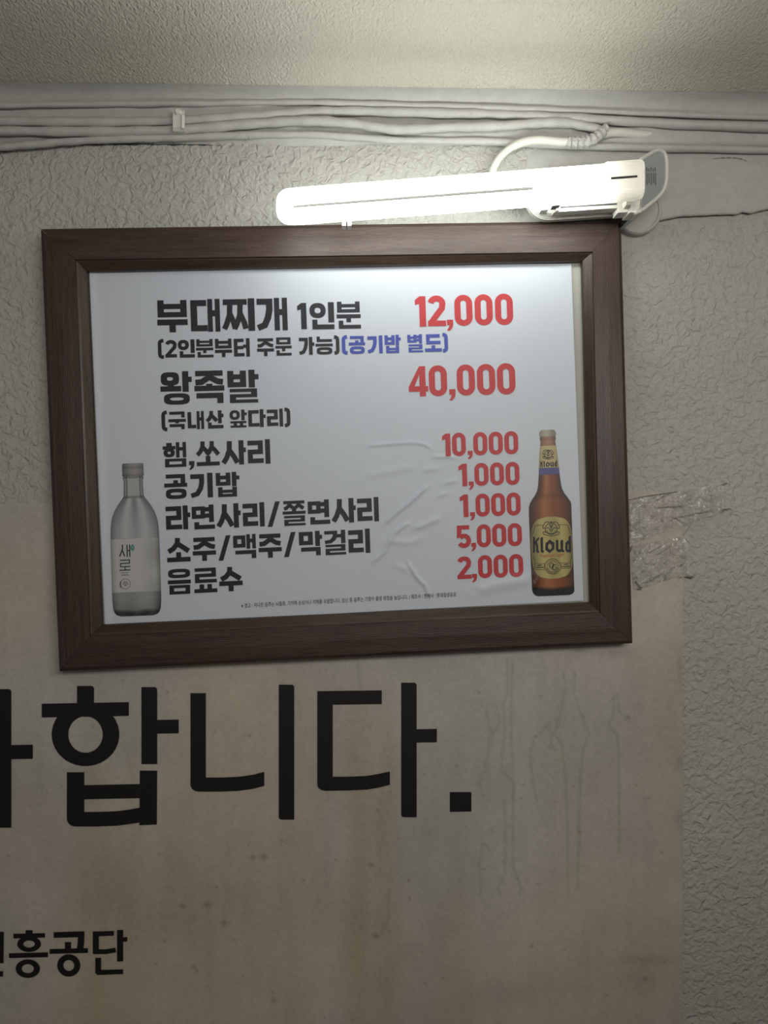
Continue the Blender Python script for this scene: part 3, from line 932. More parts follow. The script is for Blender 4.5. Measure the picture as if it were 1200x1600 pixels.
def glyph(mb, ch, x0, y0, x1, y1, t):
    g = Glyph(mb, x0, y0, x1, y1, t)
    w, h = g.w, g.h
    X0, Y0, X1, Y1 = -w / 2, -h / 2, w / 2, h / 2
    if ch in SYL:
        k = THIN.get(ch, 1.0)
        for j, a, b, c, d in SYL[ch]:
            B = (X0 + a * w, Y0 + b * h, X0 + c * w, Y0 + d * h)
            tv, th = t * (.5 + .5 * k), t * .92 * k
            if j in ('ae',): tv *= .80
            if ch == '왕' and j == 'oo':
                g.rect(B[0], B[3] - th, B[2], B[3]); xm = (B[0] + B[2]) / 2; g.rect(xm - tv / 2, B[1], xm + tv / 2, B[3]); continue
            if j == 'i' and ch in ('인', '리', '기', '찌'): pass
            jamo(g, j, B, tv, th)
    elif ch == '0':
        b = len(mb.v)
        r_o, r_i = w * .5, w * .5 - t * 1.02
        outer = round_rect(X0, Y0, X1, Y1, (r_o * .98,) * 4, 8)
        inner = round_rect(X0 + t * 1.02, Y0 + t * .95, X1 - t * 1.02, Y1 - t * .95, (r_i * .98,) * 4, 8)
        n = len(outer)
        for o_, i_ in zip(outer, inner):
            mb.v.append(g.m(*o_)); mb.v.append(g.m(*i_))
        for q in range(n):
            l = (q + 1) % n
            mb.f.append((b + 2 * q, b + 2 * q + 1, b + 2 * l + 1, b + 2 * l))
    elif ch == '1':
        flat(mb, g.m, [(X1, Y0), (X1, Y1), (X1 - t * 1.08, Y1), (X1 - t * 1.08, Y0 + t * 1.25), (X0, Y0 + t * 1.45), (X0, Y0 + t * .6), (X1 - t, Y0)])
    elif ch == '2':
        cx, r = 0, w / 2 - t / 2
        pts = [(X0 + t * .5, Y0 + h * .33)]
        for q in range(9):
            a = math.radians(190 + q * 21)
            pts.append((r * math.cos(a), Y0 + h * .27 + (h * .27 - t * .5) * math.sin(a)))
        pts += [(X1 - t * .62, Y0 + h * .42), (X0 + w * .52, Y0 + h * .62), (X0 + t * .55, Y1 - t * .6)]
        g.line(pts[1:], t)
        g.rect(X0, Y1 - t * .92, X1, Y1)
    elif ch == '4':
        g.rect(X0 + w * .56, Y0, X0 + w * .56 + t * 1.02, Y1)
        g.rect(X0, Y0 + h * .66, X1, Y0 + h * .66 + t * .9)
        flat(mb, g.m, [(X0 + w * .56, Y0), (X0 + w * .56 + t * .3, Y0 + t * .6), (X0 + t * .95, Y0 + h * .68), (X0, Y0 + h * .68)])
    elif ch == '5':
        g.rect(X0 + w * .02, Y0, X1 - w * .1, Y0 + t * .92)
        flat(mb, g.m, [(X0 + w * .04, Y0), (X0 + w * .04 + t, Y0), (X0 + t * 1.0, Y0 + h * .52), (X0, Y0 + h * .56)])
        pts = []
        for q in range(13):
            a = math.radians(-140 + q * 24.5)
            pts.append((X0 + w * .5 + (w * .5 - t / 2) * math.cos(a), Y0 + h * .68 + (h * .32 - t / 2) * math.sin(a)))
        g.line(pts, t)
    elif ch == ',':
        flat(mb, g.m, [(X0 + w * .05, Y0), (X1, Y0), (X1, Y0 + h * .45), (X0 + w * .85, Y0 + h * .75), (X0 + w * .4, Y1), (X0, Y1 - h * .05), (X0 + w * .3, Y0 + h * .72), (X0 + w * .42, Y0 + h * .48), (X0 + w * .05, Y0 + h * .48)])
    elif ch == '/':
        flat(mb, g.m, [(X1 - t * .95, Y0), (X1, Y0), (X0 + t * .95, Y1), (X0, Y1)])
    elif ch in '()':
        sgn = 1 if ch == '(' else -1
        pts = [(.92, -.5), (.62, -.485), (.38, -.43), (.30, -.34), (.30, .34), (.38, .43), (.62, .485), (.92, .5)]
        g.line([(sgn * (p - .5) * w, p2 * (h - t * .8)) for p, p2 in pts], t * .98)

def line(cells, ox, oy, sc, t, mat, label=None):
    mb = MB()
    for ch, x0, x1, y0, y1 in cells:
        glyph(mb, ch, ox + x0 / sc, oy + y0 / sc, ox + x1 / sc, oy + y1 / sc, t)
    o = mb.build('lettering', mat, poster)
    if label: o['label'] = label
    return o
A = (230, 440, 3.42857); Bc = (520, 440, 3.87097); Cc = (240, 670, 3.24324); Dc = (660, 660, 6.15556)
line([('부', 50, 219, 98, 273), ('대', 230, 393, 92, 270), ('찌', 404, 579, 89, 266), ('개', 585, 754, 86, 263)], *A, 10.2, M_BLACK)
line([('1', 802, 856, 114, 255), ('인', 868, 1004, 110, 256), ('분', 1012, 1146, 106, 253)], *A, 8.0, M_BLACK)
line([('(', 55, 93, 308, 413), ('2', 95, 160, 312, 407), ('인', 163, 256, 309, 408), ('분', 260, 356, 307, 407), ('부', 361, 456, 305, 405), ('터', 463, 551, 303, 403),
      ('주', 587, 681, 301, 400), ('문', 685, 776, 298, 397), ('가', 812, 898, 296, 393), ('능', 900, 996, 293, 391), (')', 998, 1031, 288, 391)], *A, 5.6, M_BLACK)
line([('(', 52, 93, 325, 441), ('공', 95, 198, 328, 438), ('기', 208, 303, 325, 435), ('밥', 312, 414, 321, 433), ('별', 450, 546, 318, 428), ('도', 555, 660, 315, 425), (')', 660, 698, 311, 428)], *Bc, 5.7, M_BLUE, 'blue lettering')
line([('왕', 68, 243, 479, 661), ('족', 250, 416, 475, 654), ('발', 428, 601, 471, 651)], *A, 10.4, M_BLACK)
line([('(', 75, 111, 692, 801), ('국', 112, 209, 695, 793), ('내', 215, 306, 693, 792), ('산', 314, 411, 689, 788), ('앞', 440, 536, 685, 783), ('다', 540, 637, 683, 781), ('리', 640, 729, 680, 778), (')', 732, 769, 675, 779)], *A, 5.8, M_BLACK)
line([('햄', 45, 169, 66, 196), (',', 178, 208, 163, 208), ('쏘', 215, 336, 61, 189), ('사', 345, 470, 57, 184), ('리', 475, 593, 52, 180)], *Cc, 7.8, M_BLACK)
line([('공', 52, 173, 228, 358), ('기', 185, 302, 222, 351), ('밥', 314, 438, 217, 347)], *Cc, 7.8, M_BLACK)
line([('라', 60, 188, 387, 514), ('면', 192, 312, 383, 511), ('사', 320, 444, 376, 505), ('리', 450, 564, 371, 499), ('/', 574, 644, 367, 497), ('쫄', 652, 773, 362, 493), ('면', 780, 896, 357, 486), ('사', 903, 1027, 350, 479), ('리', 1030, 1143, 345, 473)], *Cc, 7.8, M_BLACK)
line([('소', 65, 188, 550, 677), ('주', 196, 318, 545, 672), ('/', 325, 394, 539, 669), ('맥', 402, 522, 532, 660), ('주', 530, 651, 527, 656), ('/', 657, 724, 522, 651), ('막', 735, 857, 516, 645), ('걸', 864, 978, 511, 641), ('리', 985, 1099, 505, 633)], *Cc, 7.8, M_BLACK)
line([('음', 70, 191, 707, 841), ('료', 203, 324, 702, 833), ('수', 330, 453, 697, 826)], *Cc, 7.8, M_BLACK)
RL = 'red price'
line([('1', 495, 566, 88, 273), ('2', 571, 686, 83, 270), (',', 688, 730, 230, 298), ('0', 733, 848, 79, 268), ('0', 855, 970, 76, 265), ('0', 978, 1093, 72, 263)], *Bc, 9.4, M_RED, RL)
line([('4', 455, 579, 511, 696), ('0', 578, 694, 505, 694), (',', 702, 744, 650, 720), ('0', 747, 863, 500, 690), ('0', 869, 986, 497, 687), ('0', 990, 1107, 492, 684)], *Bc, 9.4, M_RED, RL)
line([('1', 187, 274, 106, 328), ('0', 282, 421, 97, 326), (',', 433, 486, 272, 354), ('0', 486, 628, 91, 319), ('0', 635, 777, 87, 313), ('0', 785, 925, 82, 308)], *Dc, 7.1, M_RED, RL)
line([('1', 345, 434, 396, 616), (',', 444, 496, 567, 649), ('0', 497, 640, 387, 613), ('0', 648, 788, 382, 608), ('0', 797, 937, 377, 604)], *Dc, 7.1, M_RED, RL)
line([('1', 357, 445, 692, 913), (',', 456, 508, 862, 944), ('0', 508, 651, 682, 909), ('0', 658, 800, 676, 904), ('0', 807, 948, 671, 898)], *Dc, 7.1, M_RED, RL)
line([('5', 327, 471, 987, 1213), (',', 467, 519, 1157, 1239), ('0', 520, 662, 977, 1204), ('0', 668, 811, 971, 1199), ('0', 818, 961, 966, 1194)], *Dc, 7.1, M_RED, RL)
line([('2', 332, 474, 1285, 1509), (',', 474, 528, 1455, 1539), ('0', 532, 674, 1273, 1501), ('0', 682, 824, 1269, 1497), ('0', 831, 973, 1263, 1491)], *Dc, 7.1, M_RED, RL)

# ---- very small print set in Blender's own font
def small_text(txt, x0, y0, x1, y1, hpx, mat, parent, name='small_print', bold=0.0, shear=0.0, label=None, lift=LIFT):
    """runs from baseline point (x0,y0) to (x1,y1); hpx = letter height in photograph pixels"""
    cu = bpy.data.curves.new(name, 'FONT')
    cu.body = txt
    cu.size = 1.0
    cu.offset = bold
    cu.shear = shear
    cu.resolution_u = 2
    tmp = bpy.data.objects.new(name + '_tmp', cu)
    COL.objects.link(tmp)
    bpy.context.view_layer.update()
    me = bpy.data.meshes.new_from_object(tmp.evaluated_get(bpy.context.evaluated_depsgraph_get()))
    bpy.data.objects.remove(tmp)
    if not len(me.vertices): return None
    co = np.empty(len(me.vertices) * 3); me.vertices.foreach_get('co', co); co = co.reshape(-1, 3)
    a, b = co[:, 0].min(), co[:, 0].max()
    hh = max(co[:, 1].max(), .5)
    dx, dy = x1 - x0, y1 - y0
    for v, c in zip(me.vertices, co):
        u = (c[0] - a) / (b - a); k = c[1] / hh * hpx
        v.co = pp(x0 + dx * u - k * .034, y0 + dy * u - k, lift)
    me.materials.clear(); me.materials.append(mat)
    o = bpy.data.objects.new(name, me)
    COL.objects.link(o); o.parent = parent
    if label: o['label'] = label
    return o
small_text('※ 경고 : 지나친 음주는 뇌졸중, 기억력 손상이나 치매를 유발합니다. 임신 중 음주는 기형아 출생 위험을 높입니다. | 제조사 / 판매사 : 롯데칠성음료',
           377, 949.5, 713, 931.5, 6.6, M_GREYINK, poster, bold=.012)

# ---- printed bottles (flat pictures on the paper)
def bottle(cell, prof, colfn, lean_x, name, label, ncol=28, lift=LIFT):
    ox, oy, sc = cell
    v, c, f = [], [], []
    rows = []
    ys = [p[0] for p in prof]
    yy = sorted(set(list(np.linspace(ys[0], ys[-1], 120)) + ys))
    for y in yy:
        hw = float(np.interp(y, ys, [p[1] for p in prof])); cx = lean_x(y)
        for k in range(ncol + 1):
            u = -1 + 2 * k / ncol
            sag = -.04 * hw * u
            v.append(pp(ox + (cx + u * hw) / sc, oy + (y + sag) / sc, lift)); c.append((*colfn(u, y), 1))
    n = ncol + 1
    for i in range(len(yy) - 1):
        for k in range(ncol):
            f.append((i * n + k, (i + 1) * n + k, (i + 1) * n + k + 1, i * n + k + 1))
    o = mesh_obj(name, v, f, M_PRINT, poster, cols=c)
    o['label'] = label
    return o
G5 = (160, 710, 6.1545)
prof5 = [(85, 90), (90, 101), (120, 103), (130, 100), (140, 104), (180, 102), (205, 105), (210, 92), (228, 99), (238, 98), (250, 90), (262, 92), (330, 93), (405, 97), (425, 112), (450, 132), (500, 166), (550, 194), (600, 213), (650, 224), (700, 230), (760, 233), (900, 235), (1400, 235), (1480, 229), (1515, 217), (1540, 195), (1553, 150)]
def mixc(a, b, t): return tuple(x + (y - x) * t for x, y in zip(a, b))
def col5(u, y):
    au = abs(u)
    if y < 209:
        k = .20 + .10 * math.cos(u * 2.2 - .3)
        if 118 < y < 135 or y > 192: k *= .75
        return (k, k, k * 1.01)
    if y < 425:
        k = .40 if au < .62 else (.16 if au < .74 else (.30 if au < .86 else .13))
        if y > 398 or y < 232: k *= .55
        return (k * .98, k, k * 1.03)
    if y < 808:
        sh = min(1, (y - 420) / 330)
        e = max(0, (au - .55) / .45) ** 1.6
        k = .42 - .27 * e - .16 * (1 - sh) * (.5 + .5 * math.cos(u * 9)) + .05 * math.cos((u + .35) * 8) * (au < .7)
        return (k * .97, k, k * 1.06)
    if y > 1490:
        k = .035 + .16 * (1 - min(1, (y - 1490 + 26 * u * u) / 34)) + .02 * math.cos(u * 9)
        k = max(k, .025)
        return (k, k * 1.1, k * 1.08)
    e = max(0, (au - .6) / .4) ** 1.5
    k = .30 + .03 * math.sin(u * 5) - .2 * e - .06 * max(0, (y - 1380) / 110)
    return (k * .95, k * 1.03, k * 1.03)
b5 = bottle(G5, prof5, col5, lambda y: 293 + (y - 145) * .0303, 'printed_bottle', 'printed picture of a clear green-grey glass bottle with silver cap')
def in5(lift):
    return lambda x, y: pp(160 + x / 6.1545, 710 + y / 6.1545, lift)
# its silver label (curved across the bottle); the drawn animal on it is left out
v, c, f = [], [], []
for j in range(13):
    y = 808 + (1322 - 808) * j / 12
    for k in range(25):
        u = -1 + 2 * k / 24
        cx = 293 + (y - 145) * .0303
        v.append(in5(LIFT + .0002)(cx + u * 233, y - .04 * 233 * u))
        e = max(0, (abs(u) - .75) / .25) ** 1.5
        g = max(0, min(1, (u - .2) / .5)) * (.25 + .75 * abs(math.sin(j * .35 + .4)))
        kk = .50 - .22 * e - .13 * g
        c.append((kk, kk * 1.01, kk, 1))
for j in range(12):
    for k in range(24):
        f.append((j * 25 + k, (j + 1) * 25 + k, (j + 1) * 25 + k + 1, j * 25 + k + 1))
lab = mesh_obj('bottle_label', v, f, M_PRINT, b5, cols=c)
mb = MB(); q = in5(LIFT + .0004)
stroke(mb, q, [(193, 868), (193, 905), (183, 940), (166, 982)], 11); stroke(mb, q, [(190, 918), (203, 950), (214, 980)], 11)
stroke(mb, q, [(237, 868), (239, 985)], 10); stroke(mb, q, [(262, 866), (264, 985)], 10); stroke(mb, q, [(237, 926), (264, 924)], 10)
stroke(mb, q, [(170, 1019), (264, 1014)], 9); stroke(mb, q, [(260, 1014), (261, 1047)], 9); stroke(mb, q, [(170, 1050), (264, 1045)], 9); stroke(mb, q, [(174, 1048), (175, 1082)], 9)
stroke(mb, q, [(172, 1082), (268, 1077)], 9); stroke(mb, q, [(219, 1080), (220, 1112)], 9); stroke(mb, q, [(164, 1115), (270, 1110)], 9)
mb.build('label_lettering', M_BLACK, b5)
mb = MB(); ring_quads(mb, q, 289, 897, 18, 31, .5, .5, 24)
mb.build('teal_mark', M_TEAL, b5)
mb = MB(); q6 = in5(LIFT + .0005)
stroke(mb, q6, [(289, 880), (284, 897), (294, 895), (290, 913)], 3)
mb.build('teal_mark_sign', M_LABELGREY, b5)
mb = MB(); ring_quads(mb, q, 222, 1245, 49, 51, 45, 47, 40)
stroke(mb, q, [(176, 1222), (172, 1245), (176, 1268), (184, 1282)], 12)
for yy, a, b in ((1228, 203, 241), (1244, 196, 250), (1260, 206, 238)): stroke(mb, q, [(a, yy), (b, yy - 2)], 7)
for yy, a, b in ((1139, 178, 250), (1161, 180, 256)): stroke(mb, q, [(a, yy), (b, yy - 2)], 5)
mb.build('label_badge', M_GREYINK, b5)

G6 = (810, 660, 5.71818)
prof6 = [(66, 40), (72, 62), (88, 73), (108, 75), (124, 70), (128, 66), (134, 71), (158, 70), (166, 64), (195, 68), (210, 71), (300, 80), (400, 89), (465, 93), (520, 98), (570, 104), (600, 111), (640, 130), (680, 159), (715, 181), (750, 192), (800, 194), (1200, 194), (1400, 193), (1490, 192), (1518, 184), (1538, 168), (1548, 140)]
def col6(u, y):
    au = abs(u)
    dark, mid, lit = (.035, .016, .012), (.20, .062, .024), (.34, .135, .05)
    if y < 126:
        k = .30 + .16 * math.cos((u + .2) * 3) * (.6 + .4 * math.cos(u * 40))
        return (k * .95, k * .88, k * .72)
    if y < 205:
        return mixc((.33, .17, .11), (.10, .05, .035), min(1, au ** 2 + .25 * (y < 165)))
    lit_pos = -.28
    e = max(0, (au - .34) / .66) ** 1.1
    c_ = mixc(mid, lit, max(0, 1 - abs(u - lit_pos) / .45))
    c_ = mixc(c_, dark, e)
    if 620 < y < 690: c_ = mixc(c_, dark, .35 * (1 - abs(y - 655) / 35))
    if 1395 < y < 1480: c_ = mixc(c_, (.36, .11, .04), .35 * (1 - au))
    if y > 1470: c_ = mixc(c_, (.012, .010, .014), min(1, (y - 1470 + 25 * (au)) / 28))
    return c_
b6 = bottle(G6, prof6, col6, lambda y: 261 + (y - 90) * .0385, 'printed_bottle', 'printed picture of a brown bottle with gold labels')
def in6(lift): return lambda x, y: pp(810 + x / 5.71818, 660 + y / 5.71818, lift)
def cx6(y): return 261 + (y - 90) * .0385
def label_grid(name, y0, y1, hwf, colf, n=24, m=16, lift=LIFT + .0002):
    v, c, f = [], [], []
    for j in range(m + 1):
        y = y0 + (y1 - y0) * j / m
        hw = hwf(y)
        for k in range(n + 1):
            u = -1 + 2 * k / n
            v.append(in6(lift)(cx6(y) + u * hw, y - .04 * hw * u)); c.append((*colf(u * hw / 190, y), 1))
    for j in range(m):
        for k in range(n):
            f.append((j * (n + 1) + k, (j + 1) * (n + 1) + k, (j + 1) * (n + 1) + k + 1, j * (n + 1) + k + 1))
    return mesh_obj(name, v, f, M_PRINT, b6, cols=c)
def gold(u, y):
    k = 1 - .5 * max(0, abs(u) - .5) / .5 + .12 * math.cos((u + .35) * 7)
    return (.41 * k, .355 * k, .135 * k)
def gold_n(u, y):
    k = 1 - .35 * (abs(u) / .46) ** 2
    return (.48 * k, .40 * k, .20 * k)
label_grid('neck_label', 208, 404, lambda y: float(np.interp(y, [208, 404], [70, 89])), gold_n, 12, 6)
label_grid('neck_band', 404, 466, lambda y: float(np.interp(y, [404, 466], [89, 93])), lambda u, y: (.075, .075, .22), 12, 2)
label_grid('body_label', 842, 1396, lambda y: 187 * max(0, 1 - abs((y - 1119) / 277.5) ** 3.2) ** (1 / 3.2), gold, 24, 30)
q = in6(LIFT + .0004)
mb = MB()
def sp(pts, w, n=6): stroke(mb, q, [tuple(p) for p in smooth_path(pts, n)], w)
# line border of the label
for pts in ([(222, 918), (160, 918), (143, 930), (140, 970), (128, 985), (124, 1010)], [(355, 915), (425, 912), (447, 925), (449, 955), (462, 968), (466, 995)],
            [(132, 1190), (138, 1215), (148, 1235), (148, 1262)], [(476, 1180), (474, 1208), (465, 1225), (466, 1252)]):
    stroke(mb, q, pts, 4)
for pts in ([(146, 1264), (232, 1262), (232, 1316), (148, 1312), (146, 1264)], [(384, 1256), (466, 1252), (465, 1298), (384, 1305), (384, 1256)]): stroke(mb, q, pts, 4)
for yy, a, b, w in ((1278, 170, 210, 8), (1296, 160, 226, 8), (1270, 405, 445, 8), (1288, 392, 458, 8)): stroke(mb, q, [(a, yy), (b, yy - 3)], w)
# plant crest
def crest(cx, cy, s, w):
    sp([(cx, cy + 10 * s), (cx, cy - 22 * s), (cx, cy - 48 * s)], w)
    for sg in (-1, 1):
        sp([(cx, cy - 46 * s), (cx + sg * 12 * s, cy - 30 * s), (cx + sg * 3 * s, cy - 8 * s)], w)
        sp([(cx + sg * 10 * s, cy - 44 * s), (cx + sg * 38 * s, cy - 40 * s), (cx + sg * 56 * s, cy - 8 * s), (cx + sg * 44 * s, cy - 2 * s), (cx + sg * 32 * s, cy - 20 * s), (cx + sg * 14 * s, cy - 36 * s)], w)
        sp([(cx, cy + 22 * s), (cx + sg * 18 * s, cy - 4 * s), (cx + sg * 38 * s, cy + 2 * s), (cx + sg * 36 * s, cy + 20 * s), (cx + sg * 22 * s, cy + 14 * s)], w)
        sp([(cx, cy + 34 * s), (cx + sg * 26 * s, cy + 28 * s), (cx + sg * 52 * s, cy + 22 * s), (cx + sg * 50 * s, cy + 36 * s), (cx + sg * 28 * s, cy + 44 * s), (cx, cy + 50 * s)], w)
    sp([(cx - 26 * s, cy + 30 * s), (cx, cy + 40 * s), (cx + 26 * s, cy + 30 * s)], w)
crest(293, 948, 1.35, 6)
crest(266, 285, .88, 5)
# round badge with O and G
ring_quads(mb, q, 307, 1287, 71, 71, 66, 66, 48); ring_quads(mb, q, 307, 1287, 49, 49, 45.5, 45.5, 40)
ring_quads(mb, q, 296, 1279, 21, 26, 13, 21, 30)
arc = [(322 + 20 * math.cos(math.radians(a)), 1294 + 24 * math.sin(math.radians(a))) for a in range(-50, -330, -20)]
stroke(mb, q, arc, 7); stroke(mb, q, [(326, 1296), (342, 1296), (342, 1312)], 6)
for a in range(20, 165, 12):
    r_ = math.radians(a)
    stroke(mb, q, [(307 + 53 * math.cos(r_), 1287 + 53 * math.sin(r_)), (307 + 61 * math.cos(r_ + .02), 1287 + 61 * math.sin(r_ + .02))], 7)
for a in range(200, 345, 12):
    r_ = math.radians(a)
    stroke(mb, q, [(307 + 54 * math.cos(r_), 1287 + 54 * math.sin(r_)), (307 + 61 * math.cos(r_), 1287 + 61 * math.sin(r_))], 3)
tag(mb.build('label_ornament', M_BLACK, b6), kind='stuff')
# blackletter name, drawn in the coordinates of the label
def black_letter(name, fn):
    mb = MB()
    def pl(*pts): flat(mb, fn, pts)
    # k
    pl((160, 400), (185, 380), (212, 395), (212, 690), (190, 722), (165, 700), (172, 660), (172, 420))
    pl((205, 500), (245, 430), (300, 385), (296, 440), (262, 465), (255, 520), (212, 548))
    pl((212, 535), (258, 515), (278, 560), (278, 660), (305, 690), (278, 722), (240, 690), (240, 570))
    # l
    pl((325, 420), (355, 385), (380, 398), (380, 660), (410, 685), (372, 722), (335, 690))
    # o as a broken ring
    o_ = [(520, 440), (570, 480), (618, 505), (615, 640), (520, 722), (428, 655), (432, 515), (478, 480)]
    i_ = [(520, 515), (545, 545), (562, 560), (562, 620), (525, 655), (485, 620), (488, 550), (505, 535)]
    b = len(mb.v)
    for a, c in zip(o_, i_): mb.v += [fn(*a), fn(*c)]
    for k in range(8):
        l = (k + 1) % 8
        mb.f.append((b + 2 * k, b + 2 * k + 1, b + 2 * l + 1, b + 2 * l))
    # u
    pl((635, 470), (672, 438), (700, 462), (700, 640), (735, 670), (712, 712), (650, 660), (650, 495))
    pl((740, 470), (778, 440), (800, 460), (800, 650), (832, 680), (798, 712), (765, 690), (748, 650))
    pl((700, 640), (760, 640), (760, 690), (712, 712))
    # d
    pl((915, 395), (945, 350), (962, 372), (968, 690), (940, 722), (915, 690))
    pl((845, 510), (905, 455), (925, 470), (925, 520), (895, 540), (890, 640), (925, 650), (920, 700), (890, 712), (845, 660))
    mb.build(name, M_BLACK, b6)
def lab_px(x, y): return pp(820 + x / 13.3375, 810 + y / 13.3333, LIFT + .0005)
black_letter('label_lettering', lab_px)
def neck_px(x, y):      # same word, smaller, on the neck
    u = (x - 160) / 810; vv_ = (y - 350) / 372
    return pp(810 + (194 + u * 152) / 5.71818, 660 + (340 + vv_ * 60 - u * 4) / 5.71818, LIFT + .0005)
black_letter('neck_lettering', neck_px)
small_text('Premium Lager', 843.5, 871.5, 882.5, 868.5, 5.6, M_REDSCRIPT, b6, 'script_lettering', shear=.3, lift=LIFT + .0004)

# ------------------------------------------------------------------ clear tape
def tape(name, label, quad, d0, seed, extra=None):
    t = thing(name, label, 'tape')
    nx, ny = 150, 90
    U, V = np.meshgrid(np.linspace(0, 1, nx), np.linspace(0, 1, ny))
    X, Y = quad_px(quad, U, V)
    rs = np.random.RandomState(seed)
    h = .0020 * (val_noise(X, Y, 16, seed) - .3) + .0009 * (val_noise(X, Y, 7, seed + 1) - .5)
    for _ in range(5):
        a = (rs.uniform(.05, .6), rs.uniform(0, 1)); b = (a[0] + rs.uniform(.15, .4), a[1] + rs.uniform(-.5, .5))
        pa = [float(np.asarray(z)) for z in quad_px(quad, np.array(a[0]), np.array(a[1]))]
        pb = [float(np.asarray(z)) for z in quad_px(quad, np.array(b[0]), np.array(b[1]))]
        h += .0013 * np.exp(-(seg_dist(X, Y, [pa, pb]) / 1.6) ** 2)
    for _ in range(34):
        a = (rs.uniform(.03, .97) ** 1.4, rs.uniform(.03, .97))
        ca = [float(np.asarray(z)) for z in quad_px(quad, np.array(a[0]), np.array(a[1]))]
        sx_, sy_ = rs.uniform(.9, 1.8), rs.uniform(1.2, 3.5)
        h += rs.uniform(.0006, .0018) * np.exp(-((X - ca[0]) / sx_) ** 2 - ((Y - ca[1]) / sy_) ** 2)
    vv = P_arr(X, Y, d0 + np.clip(h, 0, 1)).reshape(-1, 3).tolist()
    idx = np.arange(nx * ny).reshape(ny, nx)
    ff = np.stack([idx[:-1, :-1], idx[1:, :-1], idx[1:, 1:], idx[:-1, 1:]], -1).reshape(-1, 4).tolist()
    mesh_obj('tape_film', vv, ff, M_TAPE, t, smooth=True)
    return t
t1 = tape('clear_tape', 'upper crinkled clear tape strip on the wall right of the frame', [(981, 780), (1130, 755), (1131, 800), (986, 850)], .0042, 40)
t2 = tape('clear_tape', 'lower crinkled clear tape strip over the sheet edge right of the frame', [(986, 853), (1072, 836), (1078, 896), (990, 922)], .0042, 50)
def grime(parent, d, segs):
    mb = MB()
    for pts, w in segs:
        stroke(mb, lambda x, y: P(x, y, d), pts, w * .7)
    return tag(mb.build('grimy_edge', M_GRIME, parent), 'dark dirt along the tape edge', kind='stuff')
M_GRIME = mat_basic('grime', (0.07, 0.065, 0.055), 0.9)
base(M_GRIME, ramp(M_GRIME, noise(M_GRIME, 500, 3), [(.4, (.08, .075, .065)), (.6, (.26, .25, .22))]))
grime(t1, .0062, [([(982, 781), (1005, 776), (1030, 772), (1059, 768)], 1.6), ([(1130, 756), (1137, 755.5)], 3), ([(1130, 796), (1139, 795), (1143, 796)], 2.2), ([(1130, 797), (1130, 802)], 2),
                  ([(983, 785), (986, 840)], 1.0), ([(1038, 772), (1035, 778)], 1.3)])
grime(t2, .0062, [([(993, 908), (999, 915), (1003, 920)], 2.2), ([(996, 920), (1003, 921)], 2.4), ([(985, 862), (988, 852)], 2.5), ([(1072, 900), (1085, 902)], 4.0), ([(1062, 902), (1066, 902)], 2)])

# ------------------------------------------------------------------ the lamp
lamp = thing('fluorescent_lamp', 'lit white twin tube fluorescent wall lamp above the picture frame', 'lamp')
D_L = .105
def up_c(x): return 307.3 - .0775 * (x - 455)
def lo_c(x): return 338.9 - .0760 * (x - 455)
XE = 962
path = [(XE, up_c(XE))]
for x in np.linspace(XE - 30, 470, 16): path.append((x, up_c(x)))
cx, cy = 458, (up_c(458) + lo_c(458)) / 2
for k in range(0, 13):                     # squarish bend at the far end
    a = math.radians(90 + 180 * k / 12)
    c, s = math.cos(a), math.sin(a)
    path.append((cx + 13.5 * -abs(c) ** .55, cy - 15.2 * math.copysign(abs(s) ** .55, s)))
for x in np.linspace(470, XE - 30, 16): path.append((x, lo_c(x)))
path.append((XE, lo_c(XE)))
pts = [P(x, y, D_L) for x, y in path]
mb = MB(); mb.tube(pts, 12.7 * (CAM_D - D_L) / F, 18)
mb.build('twin_tube', M_TUBE, lamp, smooth=True)
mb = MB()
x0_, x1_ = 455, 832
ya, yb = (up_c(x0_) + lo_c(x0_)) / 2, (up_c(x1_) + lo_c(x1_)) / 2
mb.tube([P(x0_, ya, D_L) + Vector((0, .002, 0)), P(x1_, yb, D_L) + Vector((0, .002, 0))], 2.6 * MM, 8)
tag(mb.build('slot_shade', M_SLOT_SHADE, lamp), 'thin dark strip added to shade the slot between the tube legs')  # added strip, darkens the open gap between the legs
# base cap: two rounded lobes with a groove
mb = MB()
def capsule(x, grow=0.0, n=12):
    u, l = up_c(x), lo_c(x)
    r = 14.6 + grow
    out = []
    for k in range(n + 1):
        a = math.radians(180 - 180 * k / n) ; out.append((u, r * math.sin(a) * 1.0, r * math.cos(a)))
    ring = []
    R_ = r * (CAM_D - D_L) / F
    cu, cl = P(x, u, D_L), P(x, l, D_L)
    for k in range(n + 1):
        a = math.pi * k / n
        ring.append(Vector((cu.x, cu.y - R_ * math.cos(a), cu.z + R_ * math.sin(a))))
    for k in range(n + 1):
        a = math.pi + math.pi * k / n
        ring.append(Vector((cl.x, cl.y - R_ * math.cos(a), cl.z + R_ * math.sin(a))))
    return ring
rg = [capsule(945, -.4), capsule(947, .8), capsule(992, .8), capsule(999, .4), capsule(1003, -2), capsule(1004.5, -7)]
k_ = len(rg[0])
for r in rg: mb.v += r
for i in range(len(rg) - 1):
    for j in range(k_):
        l = (j + 1) % k_
        mb.f.append((i * k_ + j, (i + 1) * k_ + j, (i + 1) * k_ + l, i * k_ + l))
mb.f.append(tuple(range(k_))); mb.f.append(tuple((len(rg) - 1) * k_ + j for j in reversed(range(k_))))
cap = mb.build('lamp_cap', M_CAP, lamp)
mb = MB(); xm = 968
a0, a1 = (950, (up_c(950) + lo_c(950)) / 2), (990, (up_c(990) + lo_c(990)) / 2)
R_ = 15.6 * (CAM_D - D_L) / F
